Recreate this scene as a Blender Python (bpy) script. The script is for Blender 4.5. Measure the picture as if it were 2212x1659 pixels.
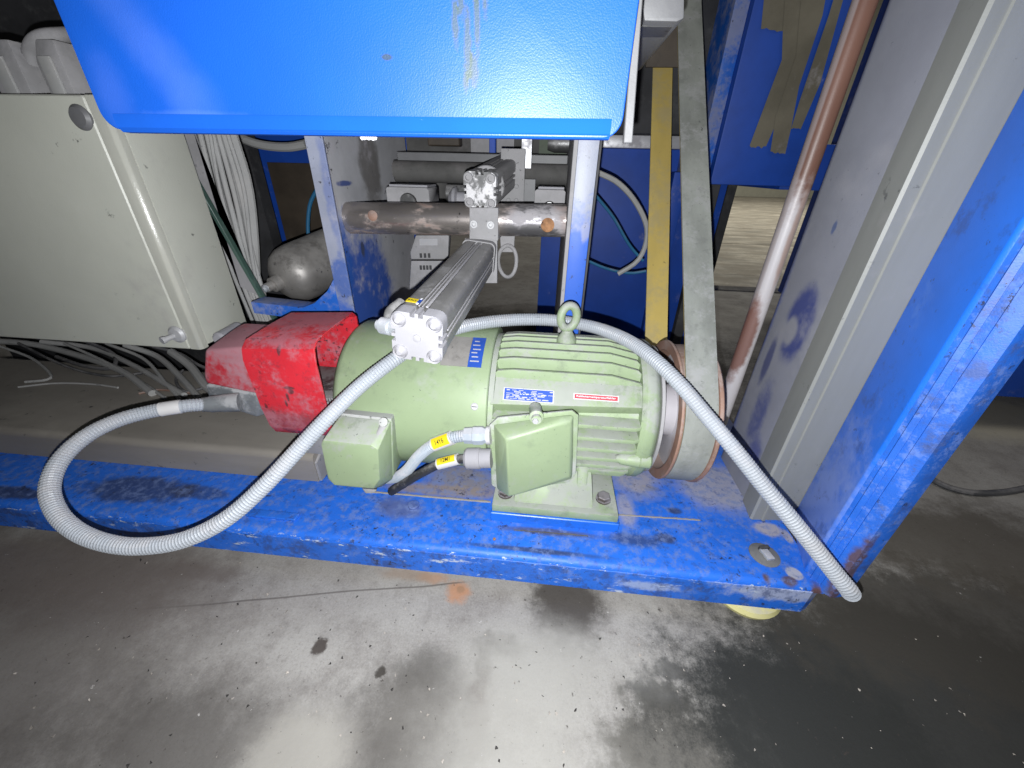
import bpy, bmesh, math, random
from mathutils import Vector, Matrix

random.seed(7)
S = bpy.context.scene
for o in list(bpy.data.objects):
    bpy.data.objects.remove(o, do_unlink=True)
COL = S.collection
rad = math.radians

# ------------------------------------------------------------------ camera
PITCH, ROLL, YAW, CAM_H = rad(29.3), rad(1.4), rad(5.1), 0.80
fwd = Vector((-math.sin(YAW) * math.cos(PITCH), math.cos(YAW) * math.cos(PITCH), -math.sin(PITCH)))
rt0 = Vector((math.cos(YAW), math.sin(YAW), 0))
up0 = rt0.cross(fwd)
rt = rt0 * math.cos(ROLL) + up0 * math.sin(ROLL)
up = -rt0 * math.sin(ROLL) + up0 * math.cos(ROLL)
cam_rot = Matrix((rt, up, -fwd)).transposed().to_4x4()
cd = bpy.data.cameras.new('camera')
cd.sensor_width = 36.0
cd.lens = 36.0 * 830.6 / 2212.0
cd.clip_start = 0.02
cd.clip_end = 100
cam = bpy.data.objects.new('camera', cd)
cam.matrix_world = Matrix.Translation((0, 0, CAM_H)) @ cam_rot
COL.objects.link(cam)
S.camera = cam

# ------------------------------------------------------------------ world and light
W = bpy.data.worlds.new('World')
S.world = W
W.use_nodes = True
W.node_tree.nodes['Background'].inputs[0].default_value = (0.80, 0.88, 1.0, 1)
W.node_tree.nodes['Background'].inputs[1].default_value = 0.018

def lamp(name, kind, loc, power, color, aim=None, **kw):
    d = bpy.data.lights.new(name, kind)
    d.energy = power
    d.color = color
    for k, v in kw.items():
        setattr(d, k, v)
    o = bpy.data.objects.new(name, d)
    COL.objects.link(o)
    o.location = loc
    if aim is not None:
        o.rotation_euler = (Vector(aim) - Vector(loc)).to_track_quat('-Z', 'Y').to_euler()
    return o

# the photographer's flash: a small lamp just below and left of the lens
fl = Vector((0, 0, CAM_H)) - up * 0.033 - rt * 0.011
lamp('flash', 'SPOT', fl, 58.0, (0.96, 0.98, 1.0), aim=fl + fwd * 1.0 + up * 0.06 + rt * 0.03,
     spot_size=rad(164), spot_blend=0.62, shadow_soft_size=0.0035)
# the dim hall lighting behind the machine
lamp('hall_lamp', 'AREA', (5.0, 9.0, 6.0), 480.0, (1.0, 0.96, 0.86), aim=(4.6, 9.5, 0), size=6.0)

lamp('right_floor_fill', 'AREA', (3.0, 0.5, 3.2), 26.0, (1.0, 0.97, 0.90), aim=(1.8, 1.3, 0), size=1.2)  # added fill lamp, unseen, brightens the floor at right

S.view_settings.view_transform = 'Standard'
S.view_settings.look = 'None'
S.view_settings.exposure = 0.0
S.view_settings.gamma = 1.0
S.cycles.use_denoising = True
S.cycles.max_bounces = 6

# ------------------------------------------------------------------ materials
class NB:
    def __init__(s, name):
        s.m = bpy.data.materials.new(name)
        s.m.use_nodes = True
        s.t = s.m.node_tree
        s.N = s.t.nodes
        s.L = s.t.links
        s.b = s.N['Principled BSDF']
        s.geo = s.N.new('ShaderNodeNewGeometry')
        s.pos = s.geo.outputs['Position']
    def put(s, sock, v):
        if isinstance(v, bpy.types.NodeSocket):
            s.L.new(v, sock)
        else:
            if isinstance(v, (tuple, list)) and len(v) == 3 and len(sock.default_value) == 4:
                v = (*v, 1)
            sock.default_value = v
    def noise(s, scale, detail=4, rough=0.55, dist=0.0, vec=None, off=0.0, ch=0):
        n = s.N.new('ShaderNodeTexNoise')
        v = vec if vec is not None else s.pos
        if off:
            v = s.vmath('ADD', v, (off, off * 1.7, -off))
        s.L.new(v, n.inputs['Vector'])
        n.inputs['Scale'].default_value = scale
        n.inputs['Detail'].default_value = detail
        n.inputs['Roughness'].default_value = rough
        n.inputs['Distortion'].default_value = dist
        return n.outputs[ch]
    def vmath(s, op, a, b=None, out=0):
        n = s.N.new('ShaderNodeVectorMath')
        n.operation = op
        s.put(n.inputs[0], a)
        if b is not None:
            s.put(n.inputs[1], b)
        return n.outputs[1] if op in ('LENGTH', 'DISTANCE', 'DOT_PRODUCT') else n.outputs[0]
    def math(s, op, a, b=0.0, clamp=False):
        n = s.N.new('ShaderNodeMath')
        n.operation = op
        n.use_clamp = clamp
        s.put(n.inputs[0], a)
        s.put(n.inputs[1], b)
        return n.outputs[0]
    def ramp(s, v, a, b, c=0.0, d=1.0):
        n = s.N.new('ShaderNodeMapRange')
        n.interpolation_type = 'SMOOTHSTEP'
        n.clamp = True
        s.put(n.inputs[0], v)
        for i, k in enumerate((a, b, c, d)):
            n.inputs[1 + i].default_value = k
        return n.outputs[0]
    def mix(s, f, a, b, mode='MIX'):
        n = s.N.new('ShaderNodeMix')
        n.data_type = 'RGBA'
        n.blend_type = mode
        s.put(n.inputs[0], f)
        s.put(n.inputs[6], a)
        s.put(n.inputs[7], b)
        return n.outputs[2]
    def bump(s, h, strength, dist=0.001, nrm=None):
        n = s.N.new('ShaderNodeBump')
        n.inputs['Strength'].default_value = strength
        n.inputs['Distance'].default_value = dist
        s.L.new(h, n.inputs['Height'])
        if nrm is not None:
            s.L.new(nrm, n.inputs['Normal'])
        return n.outputs[0]
    def blob(s, c, r, soft=0.5, warp=0.5, wscale=14.0):
        """a ragged-edged stain, or painted light or shade, at world place c with radii r"""
        d = s.vmath('SUBTRACT', s.pos, c)
        d = s.vmath('MULTIPLY', d, tuple(1.0 / k for k in r))
        l = s.vmath('LENGTH', d)
        if not hasattr(s, '_w'):
            s._w = {}
        if wscale not in s._w:
            s._w[wscale] = s.math('SUBTRACT', s.noise(wscale, 6, 0.65), 0.5)
        l = s.math('ADD', l, s.math('MULTIPLY', s._w[wscale], warp * 2.6))
        if getattr(s, 'fine', None) is not None:
            l = s.math('ADD', l, s.fine)
        return s.ramp(l, 1.0 + soft * 0.5, 1.0 - soft * 0.5)

DUST = (0.40, 0.38, 0.41)

def mat(name, col, rough=0.5, metal=0.0, var=0.18, var_scale=7.0, dust=0.0, dust_col=DUST, dust_scale=5.0,
        dust_up=0.35, speck=0.0, speck_scale=70.0, speck_col=(0.02, 0.02, 0.025), bump=0.0, bump_scale=450.0,
        bump_dist=0.0008, rust=0.0, rust_col=(0.16, 0.065, 0.03), rust_scale=9.0, blobs=(), streak=0.0, spec=0.5,
        stretch=None, scuff=0.0, scuff_col=(0.6, 0.62, 0.66), coat=0.0, grime=0.0, grime_col=(0.05, 0.05, 0.06), grime_scale=16.0, chip_z=None):
    k = NB(name)
    vec = k.pos if stretch is None else k.vmath('MULTIPLY', k.pos, stretch)
    n1 = k.noise(var_scale, 6, 0.6, vec=vec)
    c = k.mix(k.ramp(n1, 0.3, 0.7), tuple(x * (1 - var) for x in col), tuple(min(1, x * (1 + var)) for x in col))
    r = rough
    if rust:
        f = k.math('MULTIPLY', k.ramp(k.noise(rust_scale, 8, 0.7, off=3.1, vec=vec), 0.62 - 0.3 * rust, 0.72 - 0.25 * rust), 1.0)
        rc = k.mix(k.noise(60, 4), rust_col, tuple(min(1, x * 2.2) for x in rust_col))
        c = k.mix(f, c, rc)
        k.rustmask = f
        k.put(k.b.inputs['Metallic'], k.math('MULTIPLY', k.math('SUBTRACT', 1.0, f), metal))
        r = k.ramp(f, 0, 1, rough, 0.85)
    else:
        k.b.inputs['Metallic'].default_value = metal
    for b in blobs:
        cc, rr, bc = b[:3]
        soft, warp, amt = (list(b[3:]) + [0.5, 0.5, 1.0][len(b) - 3:])[:3]
        ws = b[6] if len(b) > 6 else 14.0
        f = k.blob(cc, rr, soft, warp, ws)
        c = k.mix(k.math('MULTIPLY', f, amt), c, bc)
    if dust:
        sx = k.N.new('ShaderNodeSeparateXYZ')
        k.L.new(k.geo.outputs['Normal'], sx.inputs[0])
        nz = k.math('MULTIPLY', sx.outputs[2], dust_up * 0.5)
        v = k.math('ADD', k.noise(dust_scale, 8, 0.68, off=1.3), nz)
        v = k.math('ADD', v, k.math('MULTIPLY', k.math('SUBTRACT', k.noise(dust_scale * 9, 4, 0.6, off=0.7), 0.5), 0.30))
        f = k.ramp(v, 0.60 - 0.30 * dust, 0.80 - 0.30 * dust)
        f = k.math('MULTIPLY', f, min(1.0, 0.55 + 0.45 * dust))
        dc = k.mix(k.noise(35, 3, off=5), tuple(x * 0.85 for x in dust_col), tuple(min(1, x * 1.12) for x in dust_col))
        c = k.mix(f, c, dc)
        if isinstance(r, float):
            r = k.ramp(f, 0, 1, r, 0.92)
        if metal and not rust:
            k.put(k.b.inputs['Metallic'], k.math('MULTIPLY', k.math('SUBTRACT', 1.0, f), metal))
    if grime:
        f = k.ramp(k.noise(grime_scale, 12, 0.75, off=6.1), 0.55 - 0.12 * grime, 0.68 - 0.12 * grime)
        c = k.mix(k.math('MULTIPLY', f, min(0.85, 0.4 + 0.45 * grime)), c, grime_col)
    if scuff:
        f = k.ramp(k.noise(26, 8, 0.75, off=9.0, vec=k.vmath('MULTIPLY', k.pos, (0.6, 1.0, 1.9))), 0.70 - 0.16 * scuff, 0.76 - 0.16 * scuff)
        c = k.mix(f, c, scuff_col)
    if chip_z is not None:
        sz = k.N.new('ShaderNodeSeparateXYZ')
        k.L.new(k.pos, sz.inputs[0])
        band = k.ramp(k.math('ABSOLUTE', k.math('SUBTRACT', sz.outputs[2], chip_z)), 0.0085, 0.002)
        f = k.ramp(k.noise(105, 6, 0.75, off=14.0, vec=k.vmath('MULTIPLY', k.pos, (0.5, 1, 1))), 0.60, 0.64)
        c = k.mix(k.math('MULTIPLY', band, f), c, (0.50, 0.55, 0.60))
    if speck:
        f = k.ramp(k.noise(speck_scale, 5, 0.7, off=2.2), 0.67 - 0.09 * speck, 0.71 - 0.09 * speck)
        f2 = k.ramp(k.noise(speck_scale * 0.12, 4, 0.6, off=4.4), 0.40, 0.62)
        c = k.mix(k.math('MULTIPLY', k.math('MULTIPLY', f, f2), 0.85), c, speck_col)
    k.put(k.b.inputs['Base Color'], c)
    k.put(k.b.inputs['Roughness'], r)
    k.b.inputs['Specular IOR Level'].default_value = spec
    if coat:
        k.b.inputs['Coat Weight'].default_value = coat
        k.b.inputs['Coat Roughness'].default_value = 0.2
    h = k.noise(bump_scale, 3, 0.5, off=0.3)
    nr = k.bump(h, bump if bump else 0.12, bump_dist)
    h2 = k.noise(38, 5, 0.6, off=0.9)
    nr = k.bump(h2, 0.10, 0.002, nr)
    k.L.new(nr, k.b.inputs['Normal'])
    return k.m

BLUE = (0.006, 0.076, 0.42)
M = {}
DK = (0.03, 0.03, 0.035)
# --- hood: smooth lacquer with orange peel, scraped marks on its face
hood_marks = []
for (x, z, rx, rz) in ((-0.110, 0.925, 0.0035, 0.020), (-0.098, 0.905, 0.004, 0.030), (-0.088, 0.930, 0.003, 0.030),
                       (-0.092, 0.888, 0.005, 0.014), (-0.104, 0.945, 0.004, 0.018), (-0.080, 0.945, 0.003, 0.016),
                       (-0.101, 0.880, 0.003, 0.010), (-0.088, 0.960, 0.006, 0.02), (-0.072, 0.96, 0.003, 0.014)):
    hood_marks.append(((x, 0.5, z), (rx, 0.05, rz), (0.05, 0.075, 0.05), 0.8, 0.75, 0.8, 130.0))
hood_marks.append(((-0.184, 0.5, 0.898), (0.006, 0.05, 0.0025), (0.03, 0.05, 0.05), 0.6, 0.5, 0.85, 90.0))
for i_ in range(9):
    t_ = i_ / 8
    hood_marks.append(((-0.505 + 0.095 * t_, 0.5, 0.985 - 0.135 * t_), (0.012 + 0.012 * t_, 0.05, 0.028), (0.10, 0.19, 0.60), 1.5, 0.35, 0.08 + 0.06 * t_, 26.0))
hood_marks.append(((-0.425, 0.5, 0.846), (0.05, 0.05, 0.004), (0.10, 0.20, 0.60), 1.2, 0.6, 0.25, 40.0))
hood_marks.append(((-0.515, 0.5, 0.865), (0.018, 0.05, 0.03), (0.06, 0.14, 0.55), 1.5, 0.5, 0.35, 26.0))
M['hood'] = mat('blue_lacquer_hood', BLUE, 0.44, var=0.05, bump=0.40, bump_scale=620, bump_dist=0.0006, blobs=hood_marks, spec=0.45)
M['hood_trim'] = mat('blue_lacquer_edge', (0.005, 0.075, 0.42), 0.85, var=0.06, spec=0.15, scuff=0.12, scuff_col=(0.25, 0.40, 0.75), bump=0.15)
base_blobs = [
    ((-0.9259, 0.5753, 0.1200), (0.13, 0.040, 0.3), DK, 0.5, 0.6, 0.75),
    ((-1.1985, 0.5344, 0.1200), (0.10, 0.016, 0.3), DK, 0.6, 0.5, 0.8),
    ((-0.7828, 0.5854, 0.1200), (0.07, 0.02, 0.3), DK, 0.6, 0.7, 0.6),
    ((-0.1803, 0.7068, 0.1200), (0.09, 0.050, 0.3), (0.20, 0.19, 0.21), 0.8, 0.5, 0.95),
    ((-0.2160, 0.6626, 0.1200), (0.14, 0.020, 0.3), (0.24, 0.20, 0.18), 0.8, 0.6, 0.9),
    ((0.0036, 0.5205, 0.1200), (0.13, 0.006, 0.3), DK, 1.0, 0.4, 0.8),
    ((0.0308, 0.5698, 0.1200), (0.10, 0.008, 0.3), (0.07, 0.06, 0.07), 1.0, 0.5, 0.8),
    ((0.2069, 0.5729, 0.1200), (0.05, 0.016, 0.3), DK, 0.9, 0.9, 0.7),
    ((0.2856, 0.5822, 0.1200), (0.02, 0.012, 0.3), DK, 0.7, 0.9, 0.8),
    ((0.2773, 0.7312, 0.1200), (0.022, 0.010, 0.3), DK, 0.9, 0.6, 0.8),
    ((0.3207, 0.6627, 0.1200), (0.016, 0.010, 0.3), DK, 0.8, 0.8, 0.8),
    ((0.2473, 0.7517, 0.1200), (0.06, 0.05, 0.3), (0.33, 0.31, 0.33), 0.9, 0.6, 0.85),
    ((0.2099, 0.6562, 0.1200), (0.018, 0.05, 0.3), (0.33, 0.31, 0.33), 0.9, 0.6, 0.8),
    ((0.4526, 0.7608, 0.1200), (0.09, 0.08, 0.3), (0.33, 0.32, 0.35), 0.9, 0.6, 0.85),
    ((0.5159, 0.6338, 0.1200), (0.03, 0.02, 0.3), (0.36, 0.33, 0.33), 0.5, 0.6, 0.9),
    ((0.5473, 0.6192, 0.1200), (0.010, 0.02, 0.3), (0.38, 0.35, 0.36), 0.5, 0.5, 0.9),
    ((0.5151, 0.5282, 0.1200), (0.012, 0.012, 0.3), (0.38, 0.37, 0.38), 0.4, 0.5, 0.9),
    ((0.4555, 0.5134, 0.1100), (0.010, 0.012, 0.02), (0.10, 0.06, 0.045), 0.5, 0.6, 0.95),
    ((0.4975, 0.5116, 0.1100), (0.014, 0.008, 0.02), (0.09, 0.055, 0.04), 0.6, 0.6, 0.9),
    ((0.5443, 0.4972, 0.1000), (0.012, 0.02, 0.03), (0.10, 0.05, 0.03), 0.6, 0.7, 0.95),
    ((-0.2950, 0.5950, 0.1200), (0.05, 0.03, 0.3), (0.10, 0.10, 0.14), 1.0, 0.8, 0.7),
]
M['base'] = mat('blue_base_paint', (0.014, 0.13, 0.62), 0.5, var=0.10, dust=0.24, dust_col=(0.13, 0.19, 0.40), dust_scale=55, dust_up=0.15,
                speck=0.8, speck_scale=85, grime=0.30, grime_col=(0.025, 0.06, 0.22), grime_scale=44, scuff=0.10, scuff_col=(0.22, 0.30, 0.5), chip_z=0.1115, blobs=base_blobs, bump=0.2)
M['lip'] = mat('blue_base_lip_paint', (0.014, 0.125, 0.58), 0.5, var=0.12, dust=0.30, dust_col=(0.14, 0.21, 0.46), dust_scale=30, dust_up=0.0,
               speck=0.9, speck_scale=70, grime=0.6, grime_col=(0.03, 0.05, 0.15), grime_scale=26, scuff=0.75, chip_z=0.108, scuff_col=(0.42, 0.48, 0.60), bump=0.25,
               blobs=[((0.4789, 0.5000, 0.0983), (0.09, 0.05, 0.022), (0.42, 0.45, 0.54), 0.9, 0.9, 0.75, 40.0),
                      ((0.2386, 0.5000, 0.0777), (0.06, 0.05, 0.012), (0.36, 0.42, 0.56), 0.9, 0.9, 0.7, 40.0)])
M['blue'] = mat('blue_paint_worn', (0.011, 0.13, 0.62), 0.36, var=0.08, dust=0.10, dust_col=(0.12, 0.24, 0.62), dust_scale=9, dust_up=0.1, grime=0.25, grime_col=(0.02, 0.05, 0.2),
                speck=0.3, blobs=[((0.56, 0.60, 0.24), (0.05, 0.09, 0.14), (0.22, 0.30, 0.60), 1.3, 0.9, 0.7, 36.0)], bump=0.2, spec=0.5)  # pale blob paints a dusty sheen into the web's lower part
M['blue_dusty'] = mat('blue_paint_dusty', (0.012, 0.11, 0.50), 0.5, var=0.1, dust=0.62, dust_col=(0.25, 0.27, 0.40), dust_scale=8, dust_up=0.1, speck=0.5, bump=0.2)
M['blue_bg'] = mat('blue_paint_background', (0.006, 0.06, 0.38), 0.55, var=0.12, dust=0.05)
M['blue_rust_edge'] = mat('blue_edge_rusty', (0.014, 0.11, 0.52), 0.5, dust=0.42, dust_col=(0.11, 0.20, 0.54), dust_scale=40, dust_up=0.0,
                          rust=0.0, speck=0.8, grime=0.35, grime_col=(0.05, 0.06, 0.12), scuff=0.15, scuff_col=(0.30, 0.36, 0.55), bump=0.3,
                          blobs=[((0.566, 0.49, 0.17), (0.012, 0.02, 0.10), (0.09, 0.05, 0.035), 0.6, 0.6, 0.9, 40.0)])
GREEN = (0.250, 0.318, 0.190)
M['green'] = mat('green_motor_paint', GREEN, 0.5, var=0.06, dust=0.32, dust_col=(0.33, 0.325, 0.335), dust_scale=14, dust_up=0.36, speck=0.35, speck_scale=170, grime=0.18, grime_col=(0.14, 0.17, 0.12),
                 bump=0.18, bump_scale=500)
M['green_clean'] = mat('green_cowl_paint', GREEN, 0.46, var=0.06, dust=0.22, dust_col=(0.30, 0.325, 0.285), dust_scale=9, dust_up=0.12, speck=0.30, speck_scale=150, grime=0.12, grime_col=(0.17, 0.21, 0.14),
                       bump=0.12, bump_scale=500)
M['green_dusty'] = mat('green_paint_dusty', GREEN, 0.55, var=0.08, dust=0.62, dust_col=(0.43, 0.42, 0.44), dust_scale=6, dust_up=0.35, speck=0.6, speck_scale=90, bump=0.25)
M['red'] = mat('red_guard_paint', (0.52, 0.022, 0.035), 0.4, var=0.12, dust=0.50, dust_col=(0.36, 0.13, 0.165), dust_scale=13, dust_up=0.25,
               speck=1.0, speck_scale=85, bump=0.25,
               grime=0.22, grime_col=(0.16, 0.03, 0.045), grime_scale=60,
               blobs=[((-0.5291, 0.6200, 0.3294), (0.08, 0.06, 0.03), (0.13, 0.07, 0.085), 0.9, 1.0, 0.6, 40.0)] + [
               (p_, r_, (0.05, 0.03, 0.035), 0.5, 0.5, 0.85, 110.0) for p_, r_ in (((-0.4931, 0.6070, 0.4150), (0.012, 0.02, 0.0035)), ((-0.4915, 0.6070, 0.4067), (0.006, 0.02, 0.006)), ((-0.5021, 0.6070, 0.3930), (0.003, 0.02, 0.010)), ((-0.5094, 0.6070, 0.3772), (0.0025, 0.02, 0.008)), ((-0.4944, 0.6070, 0.4953), (0.004, 0.02, 0.010)))])
M['red_dusty'] = mat('red_dusty_paint', (0.42, 0.022, 0.035), 0.5, var=0.1, dust=0.80, dust_col=(0.34, 0.17, 0.20), dust_scale=9, dust_up=0.2, speck=0.6, bump=0.25)
M['grey_cast'] = mat('grey_cast_metal', (0.16, 0.17, 0.18), 0.55, metal=0.1, var=0.25, dust=0.45, dust_col=(0.36, 0.36, 0.37), dust_scale=16, speck=0.8, bump=0.4)
M['pebble'] = mat('pebble_grey_enamel', (0.45, 0.455, 0.40), 0.42, var=0.05, var_scale=3, dust=0.12, dust_col=(0.34, 0.33, 0.31), dust_scale=3, speck=0.25, speck_scale=30,
                  bump=0.3, bump_scale=380)
M['pebble_gloss'] = mat('pebble_grey_gloss', (0.42, 0.42, 0.37), 0.22, var=0.05, bump=0.35, bump_scale=420, spec=0.6)
M['beam'] = mat('grey_brown_beam', (0.235, 0.215, 0.19), 0.6, var=0.15, stretch=(0.25, 1, 1), dust=0.25, dust_col=(0.25, 0.23, 0.20), dust_scale=3, dust_up=0.2, speck=0.4, speck_scale=40, bump=0.25)
M['lilac'] = mat('lilac_grey_dusty', (0.222, 0.228, 0.268), 0.55, var=0.09, var_scale=5, dust=0.3, dust_col=(0.262, 0.262, 0.295), dust_scale=4, speck=0.15, bump=0.2,
                 blobs=[((0.5, 0.782, 0.540), (0.05, 0.040, 0.075), (0.035, 0.05, 0.19), 0.5, 0.14, 0.92, 60.0),
                        ((0.5, 0.797, 0.520), (0.05, 0.020, 0.030), (0.238, 0.242, 0.278), 0.6, 0.14, 1.0, 60.0),
                        ((0.5, 0.825, 0.505), (0.05, 0.020, 0.032), (0.238, 0.242, 0.278), 0.6, 0.14, 1.0, 60.0),
                        ((0.5, 0.832, 0.435), (0.05, 0.012, 0.055), (0.045, 0.055, 0.15), 0.7, 0.2, 0.8, 60.0),
                        ((0.5, 0.792, 0.320), (0.05, 0.024, 0.075), (0.055, 0.07, 0.20), 0.9, 0.35, 0.8, 40.0),
                        ((0.5, 0.755, 0.225), (0.05, 0.024, 0.050), (0.055, 0.07, 0.22), 0.9, 0.4, 0.8, 40.0),
                        ((0.5, 0.890, 0.55), (0.05, 0.022, 0.20), (0.035, 0.07, 0.30), 0.9, 0.4, 0.85, 30.0),
                        ((0.5, 0.895, 0.95), (0.05, 0.022, 0.25), (0.06, 0.09, 0.24), 1.2, 0.5, 0.6, 30.0),
                        ((0.5, 0.895, 0.25), (0.05, 0.030, 0.10), (0.05, 0.08, 0.28), 0.9, 0.5, 0.8, 30.0),
                        ((0.5, 0.79, 0.72), (0.05, 0.005, 0.012), (0.08, 0.11, 0.22), 0.6, 0.5, 0.9, 60.0)])
M['grey_profile'] = mat('grey_profile_paint', (0.205, 0.21, 0.202), 0.5, var=0.10, stretch=(1, 1, 0.2), dust=0.25, dust_col=(0.26, 0.255, 0.26), dust_scale=5, dust_up=0.0, speck=0.4, speck_scale=30, bump=0.15, spec=0.5)
M['steel'] = mat('steel_tube_rusty', (0.40, 0.36, 0.34), 0.30, metal=0.8, var=0.2, stretch=(0.5, 1, 1), rust=0.60, rust_col=(0.17, 0.118, 0.10), rust_scale=11, blobs=[((-0.04, 0.95, 0.69), (0.07, 0.1, 0.06), (0.36, 0.35, 0.37), 0.7, 0.5, 0.9, 12.0)],
                 speck=0.5, bump=0.15)
M['steel_dark'] = mat('dark_steel', (0.20, 0.20, 0.20), 0.4, metal=0.8, var=0.3, dust=0.35, dust_col=(0.25, 0.24, 0.24), dust_scale=9, speck=0.6)
M['stainless'] = mat('stainless_shell', (0.30, 0.285, 0.27), 0.5, metal=0.5, var=0.25, dust=0.25, dust_col=(0.22, 0.21, 0.20), dust_scale=9, speck=0.5, speck_scale=60, grime=0.3, grime_col=(0.06, 0.055, 0.05))
M['alu'] = mat('aluminium_profile', (0.24, 0.235, 0.232), 0.42, metal=0.3, var=0.26, stretch=(1, 0.3, 1), dust=0.36, dust_col=(0.30, 0.292, 0.295), dust_scale=10, dust_up=0.1, speck=0.4, bump=0.15)
M['alu_bright'] = mat('aluminium_bright', (0.55, 0.55, 0.57), 0.4, metal=0.5, var=0.1, dust=0.4, dust_col=(0.5, 0.48, 0.51), dust_scale=8, speck=0.2)
M['white_dusty'] = mat('white_dusty_cap', (0.27, 0.265, 0.285), 0.65, var=0.08, dust=0.4, dust_col=(0.31, 0.305, 0.33), dust_scale=14, speck=0.0, bump=0.2)
M['cap_worn'] = mat('worn_cap', (0.62, 0.61, 0.62), 0.6, var=0.1, dust=0.0, speck=0.0, bump=0.2,
                    rust=0.62, rust_col=(0.10, 0.10, 0.10), rust_scale=42)
M['galv'] = mat('zinc_fitting', (0.55, 0.58, 0.62), 0.35, metal=0.6, var=0.15, dust=0.25, speck=0.3)
M['dustgrey'] = mat('dust_covered_grey', (0.27, 0.265, 0.27), 0.75, var=0.14, dust=0.5, dust_col=(0.33, 0.32, 0.33), dust_scale=10, speck=0.35, bump=0.3)
M['dustgrey_mid'] = mat('grey_bracket', (0.13, 0.13, 0.135), 0.5, var=0.14, dust=0.2, dust_col=(0.18, 0.18, 0.18), dust_scale=10, speck=0.35)
M['dustgrey_dark'] = mat('dust_covered_dark_grey', (0.075, 0.073, 0.07), 0.8, var=0.3, dust=0.25, dust_col=(0.14, 0.13, 0.13), dust_scale=8, speck=0.5)
M['plate_left'] = mat('side_plate_paint', (0.40, 0.40, 0.42), 0.5, var=0.12, dust=0.3, dust_scale=6, speck=0.5, speck_scale=26, bump=0.2,
                      blobs=[((-0.51, 0.99, 0.46), (0.06, 0.20, 0.17), (0.012, 0.07, 0.36), 0.5, 0.55, 0.95, 12.0),
                             ((-0.51, 0.93, 0.60), (0.05, 0.03, 0.10), (0.012, 0.08, 0.36), 0.6, 0.6, 0.8, 20.0),
                             ((-0.51, 0.99, 0.76), (0.05, 0.035, 0.006), (0.03, 0.06, 0.22), 0.6, 0.4, 0.9, 40.0),
                             ((-0.51, 0.96, 0.68), (0.05, 0.010, 0.03), (0.03, 0.06, 0.20), 0.9, 0.6, 0.8, 40.0),
                             ((-0.51, 1.03, 0.60), (0.05, 0.010, 0.02), (0.05, 0.06, 0.10), 0.6, 0.6, 0.9, 40.0),
                             ((-0.51, 1.15, 0.80), (0.05, 0.06, 0.10), (0.11, 0.10, 0.09), 0.6, 0.5, 0.8, 14.0)])
M['flange'] = mat('worn_flange_paint', (0.27, 0.29, 0.37), 0.5, var=0.12, dust=0.4, dust_col=(0.30, 0.30, 0.36), dust_scale=9, dust_up=0.0, speck=0.7, bump=0.25,
                  blobs=[((-0.49, 0.87, 0.56), (0.03, 0.05, 0.05), (0.03, 0.09, 0.34), 0.7, 0.7, 0.8, 30.0),
                         ((-0.48, 0.87, 0.74), (0.012, 0.05, 0.12), (0.06, 0.11, 0.34), 0.7, 0.6, 0.45, 30.0),
                         ((-0.50, 0.87, 0.40), (0.05, 0.05, 0.11), (0.012, 0.09, 0.44), 0.5, 0.4, 0.9, 20.0)])
M['post'] = mat('post_paint', (0.28, 0.30, 0.37), 0.45, var=0.08, dust=0.25, dust_scale=6, speck=0.35, bump=0.2,
                blobs=[((0.06, 0.88, 0.50), (0.06, 0.05, 0.22), (0.012, 0.10, 0.52), 0.35, 0.4, 0.95, 18.0),
                       ((0.07, 0.88, 0.685), (0.008, 0.05, 0.02), (0.25, 0.27, 0.40), 0.8, 0.6, 0.8, 40.0)])
M['belt'] = mat('flat_belt_grey', (0.215, 0.225, 0.205), 0.75, var=0.2, var_scale=14, stretch=(1, 0.35, 0.35), dust=0.30, dust_col=(0.30, 0.30, 0.30), dust_scale=22, dust_up=0.1, speck=0.35, speck_scale=90, grime=0.2, grime_col=(0.14, 0.145, 0.135), grime_scale=40, bump=0.3)
M['belt_in'] = mat('flat_belt_yellow_side', (0.46, 0.345, 0.095), 0.7, var=0.12, stretch=(1, 0.3, 0.3), dust=0.15, dust_col=(0.36, 0.30, 0.16), dust_scale=8, speck=0.25, speck_scale=24)
M['ridge'] = mat('dust_ridge', (0.36, 0.35, 0.375), 0.7, var=0.1, dust=0.3, dust_col=(0.36, 0.35, 0.36))
M['pulley_rim'] = mat('pulley_rim_brown', (0.23, 0.135, 0.10), 0.6, var=0.25, dust=0.35, dust_col=(0.30, 0.24, 0.22), dust_scale=12, speck=0.3, bump=0.3)
M['pulley'] = mat('pulley_web_dusty', (0.40, 0.38, 0.40), 0.6, var=0.1, dust=0.5, dust_scale=8, speck=0.3,
                  blobs=[((0.28, 0.66, 0.25), (0.05, 0.05, 0.06), (0.24, 0.11, 0.065), 0.8, 0.6, 0.8, 20.0)])
M['conduit'] = mat('grey_conduit_plastic', (0.32, 0.342, 0.375), 0.36, var=0.06, dust=0.25, dust_col=(0.335, 0.33, 0.34), dust_scale=9, dust_up=0.3, speck=0.25, speck_scale=90, bump=0.05)
M['conduit_small'] = mat('grey_blue_conduit', (0.30, 0.34, 0.39), 0.4, var=0.06, dust=0.3, dust_col=(0.42, 0.41, 0.44), dust_scale=9, dust_up=0.5, bump=0.05)
M['black'] = mat('black_rubber', (0.025, 0.025, 0.027), 0.5, var=0.2, dust=0.3, dust_col=(0.22, 0.21, 0.21), dust_scale=16, dust_up=0.35)
M['cable'] = mat('grey_cable_dusty', (0.33, 0.33, 0.325), 0.6, var=0.1, dust=0.35, dust_col=(0.36, 0.35, 0.34), dust_scale=12, speck=0.3, speck_scale=50)
M['cable_dark'] = mat('dark_cable', (0.07, 0.07, 0.075), 0.6, var=0.2, dust=0.3, dust_col=(0.2, 0.19, 0.19), dust_scale=12)
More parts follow.
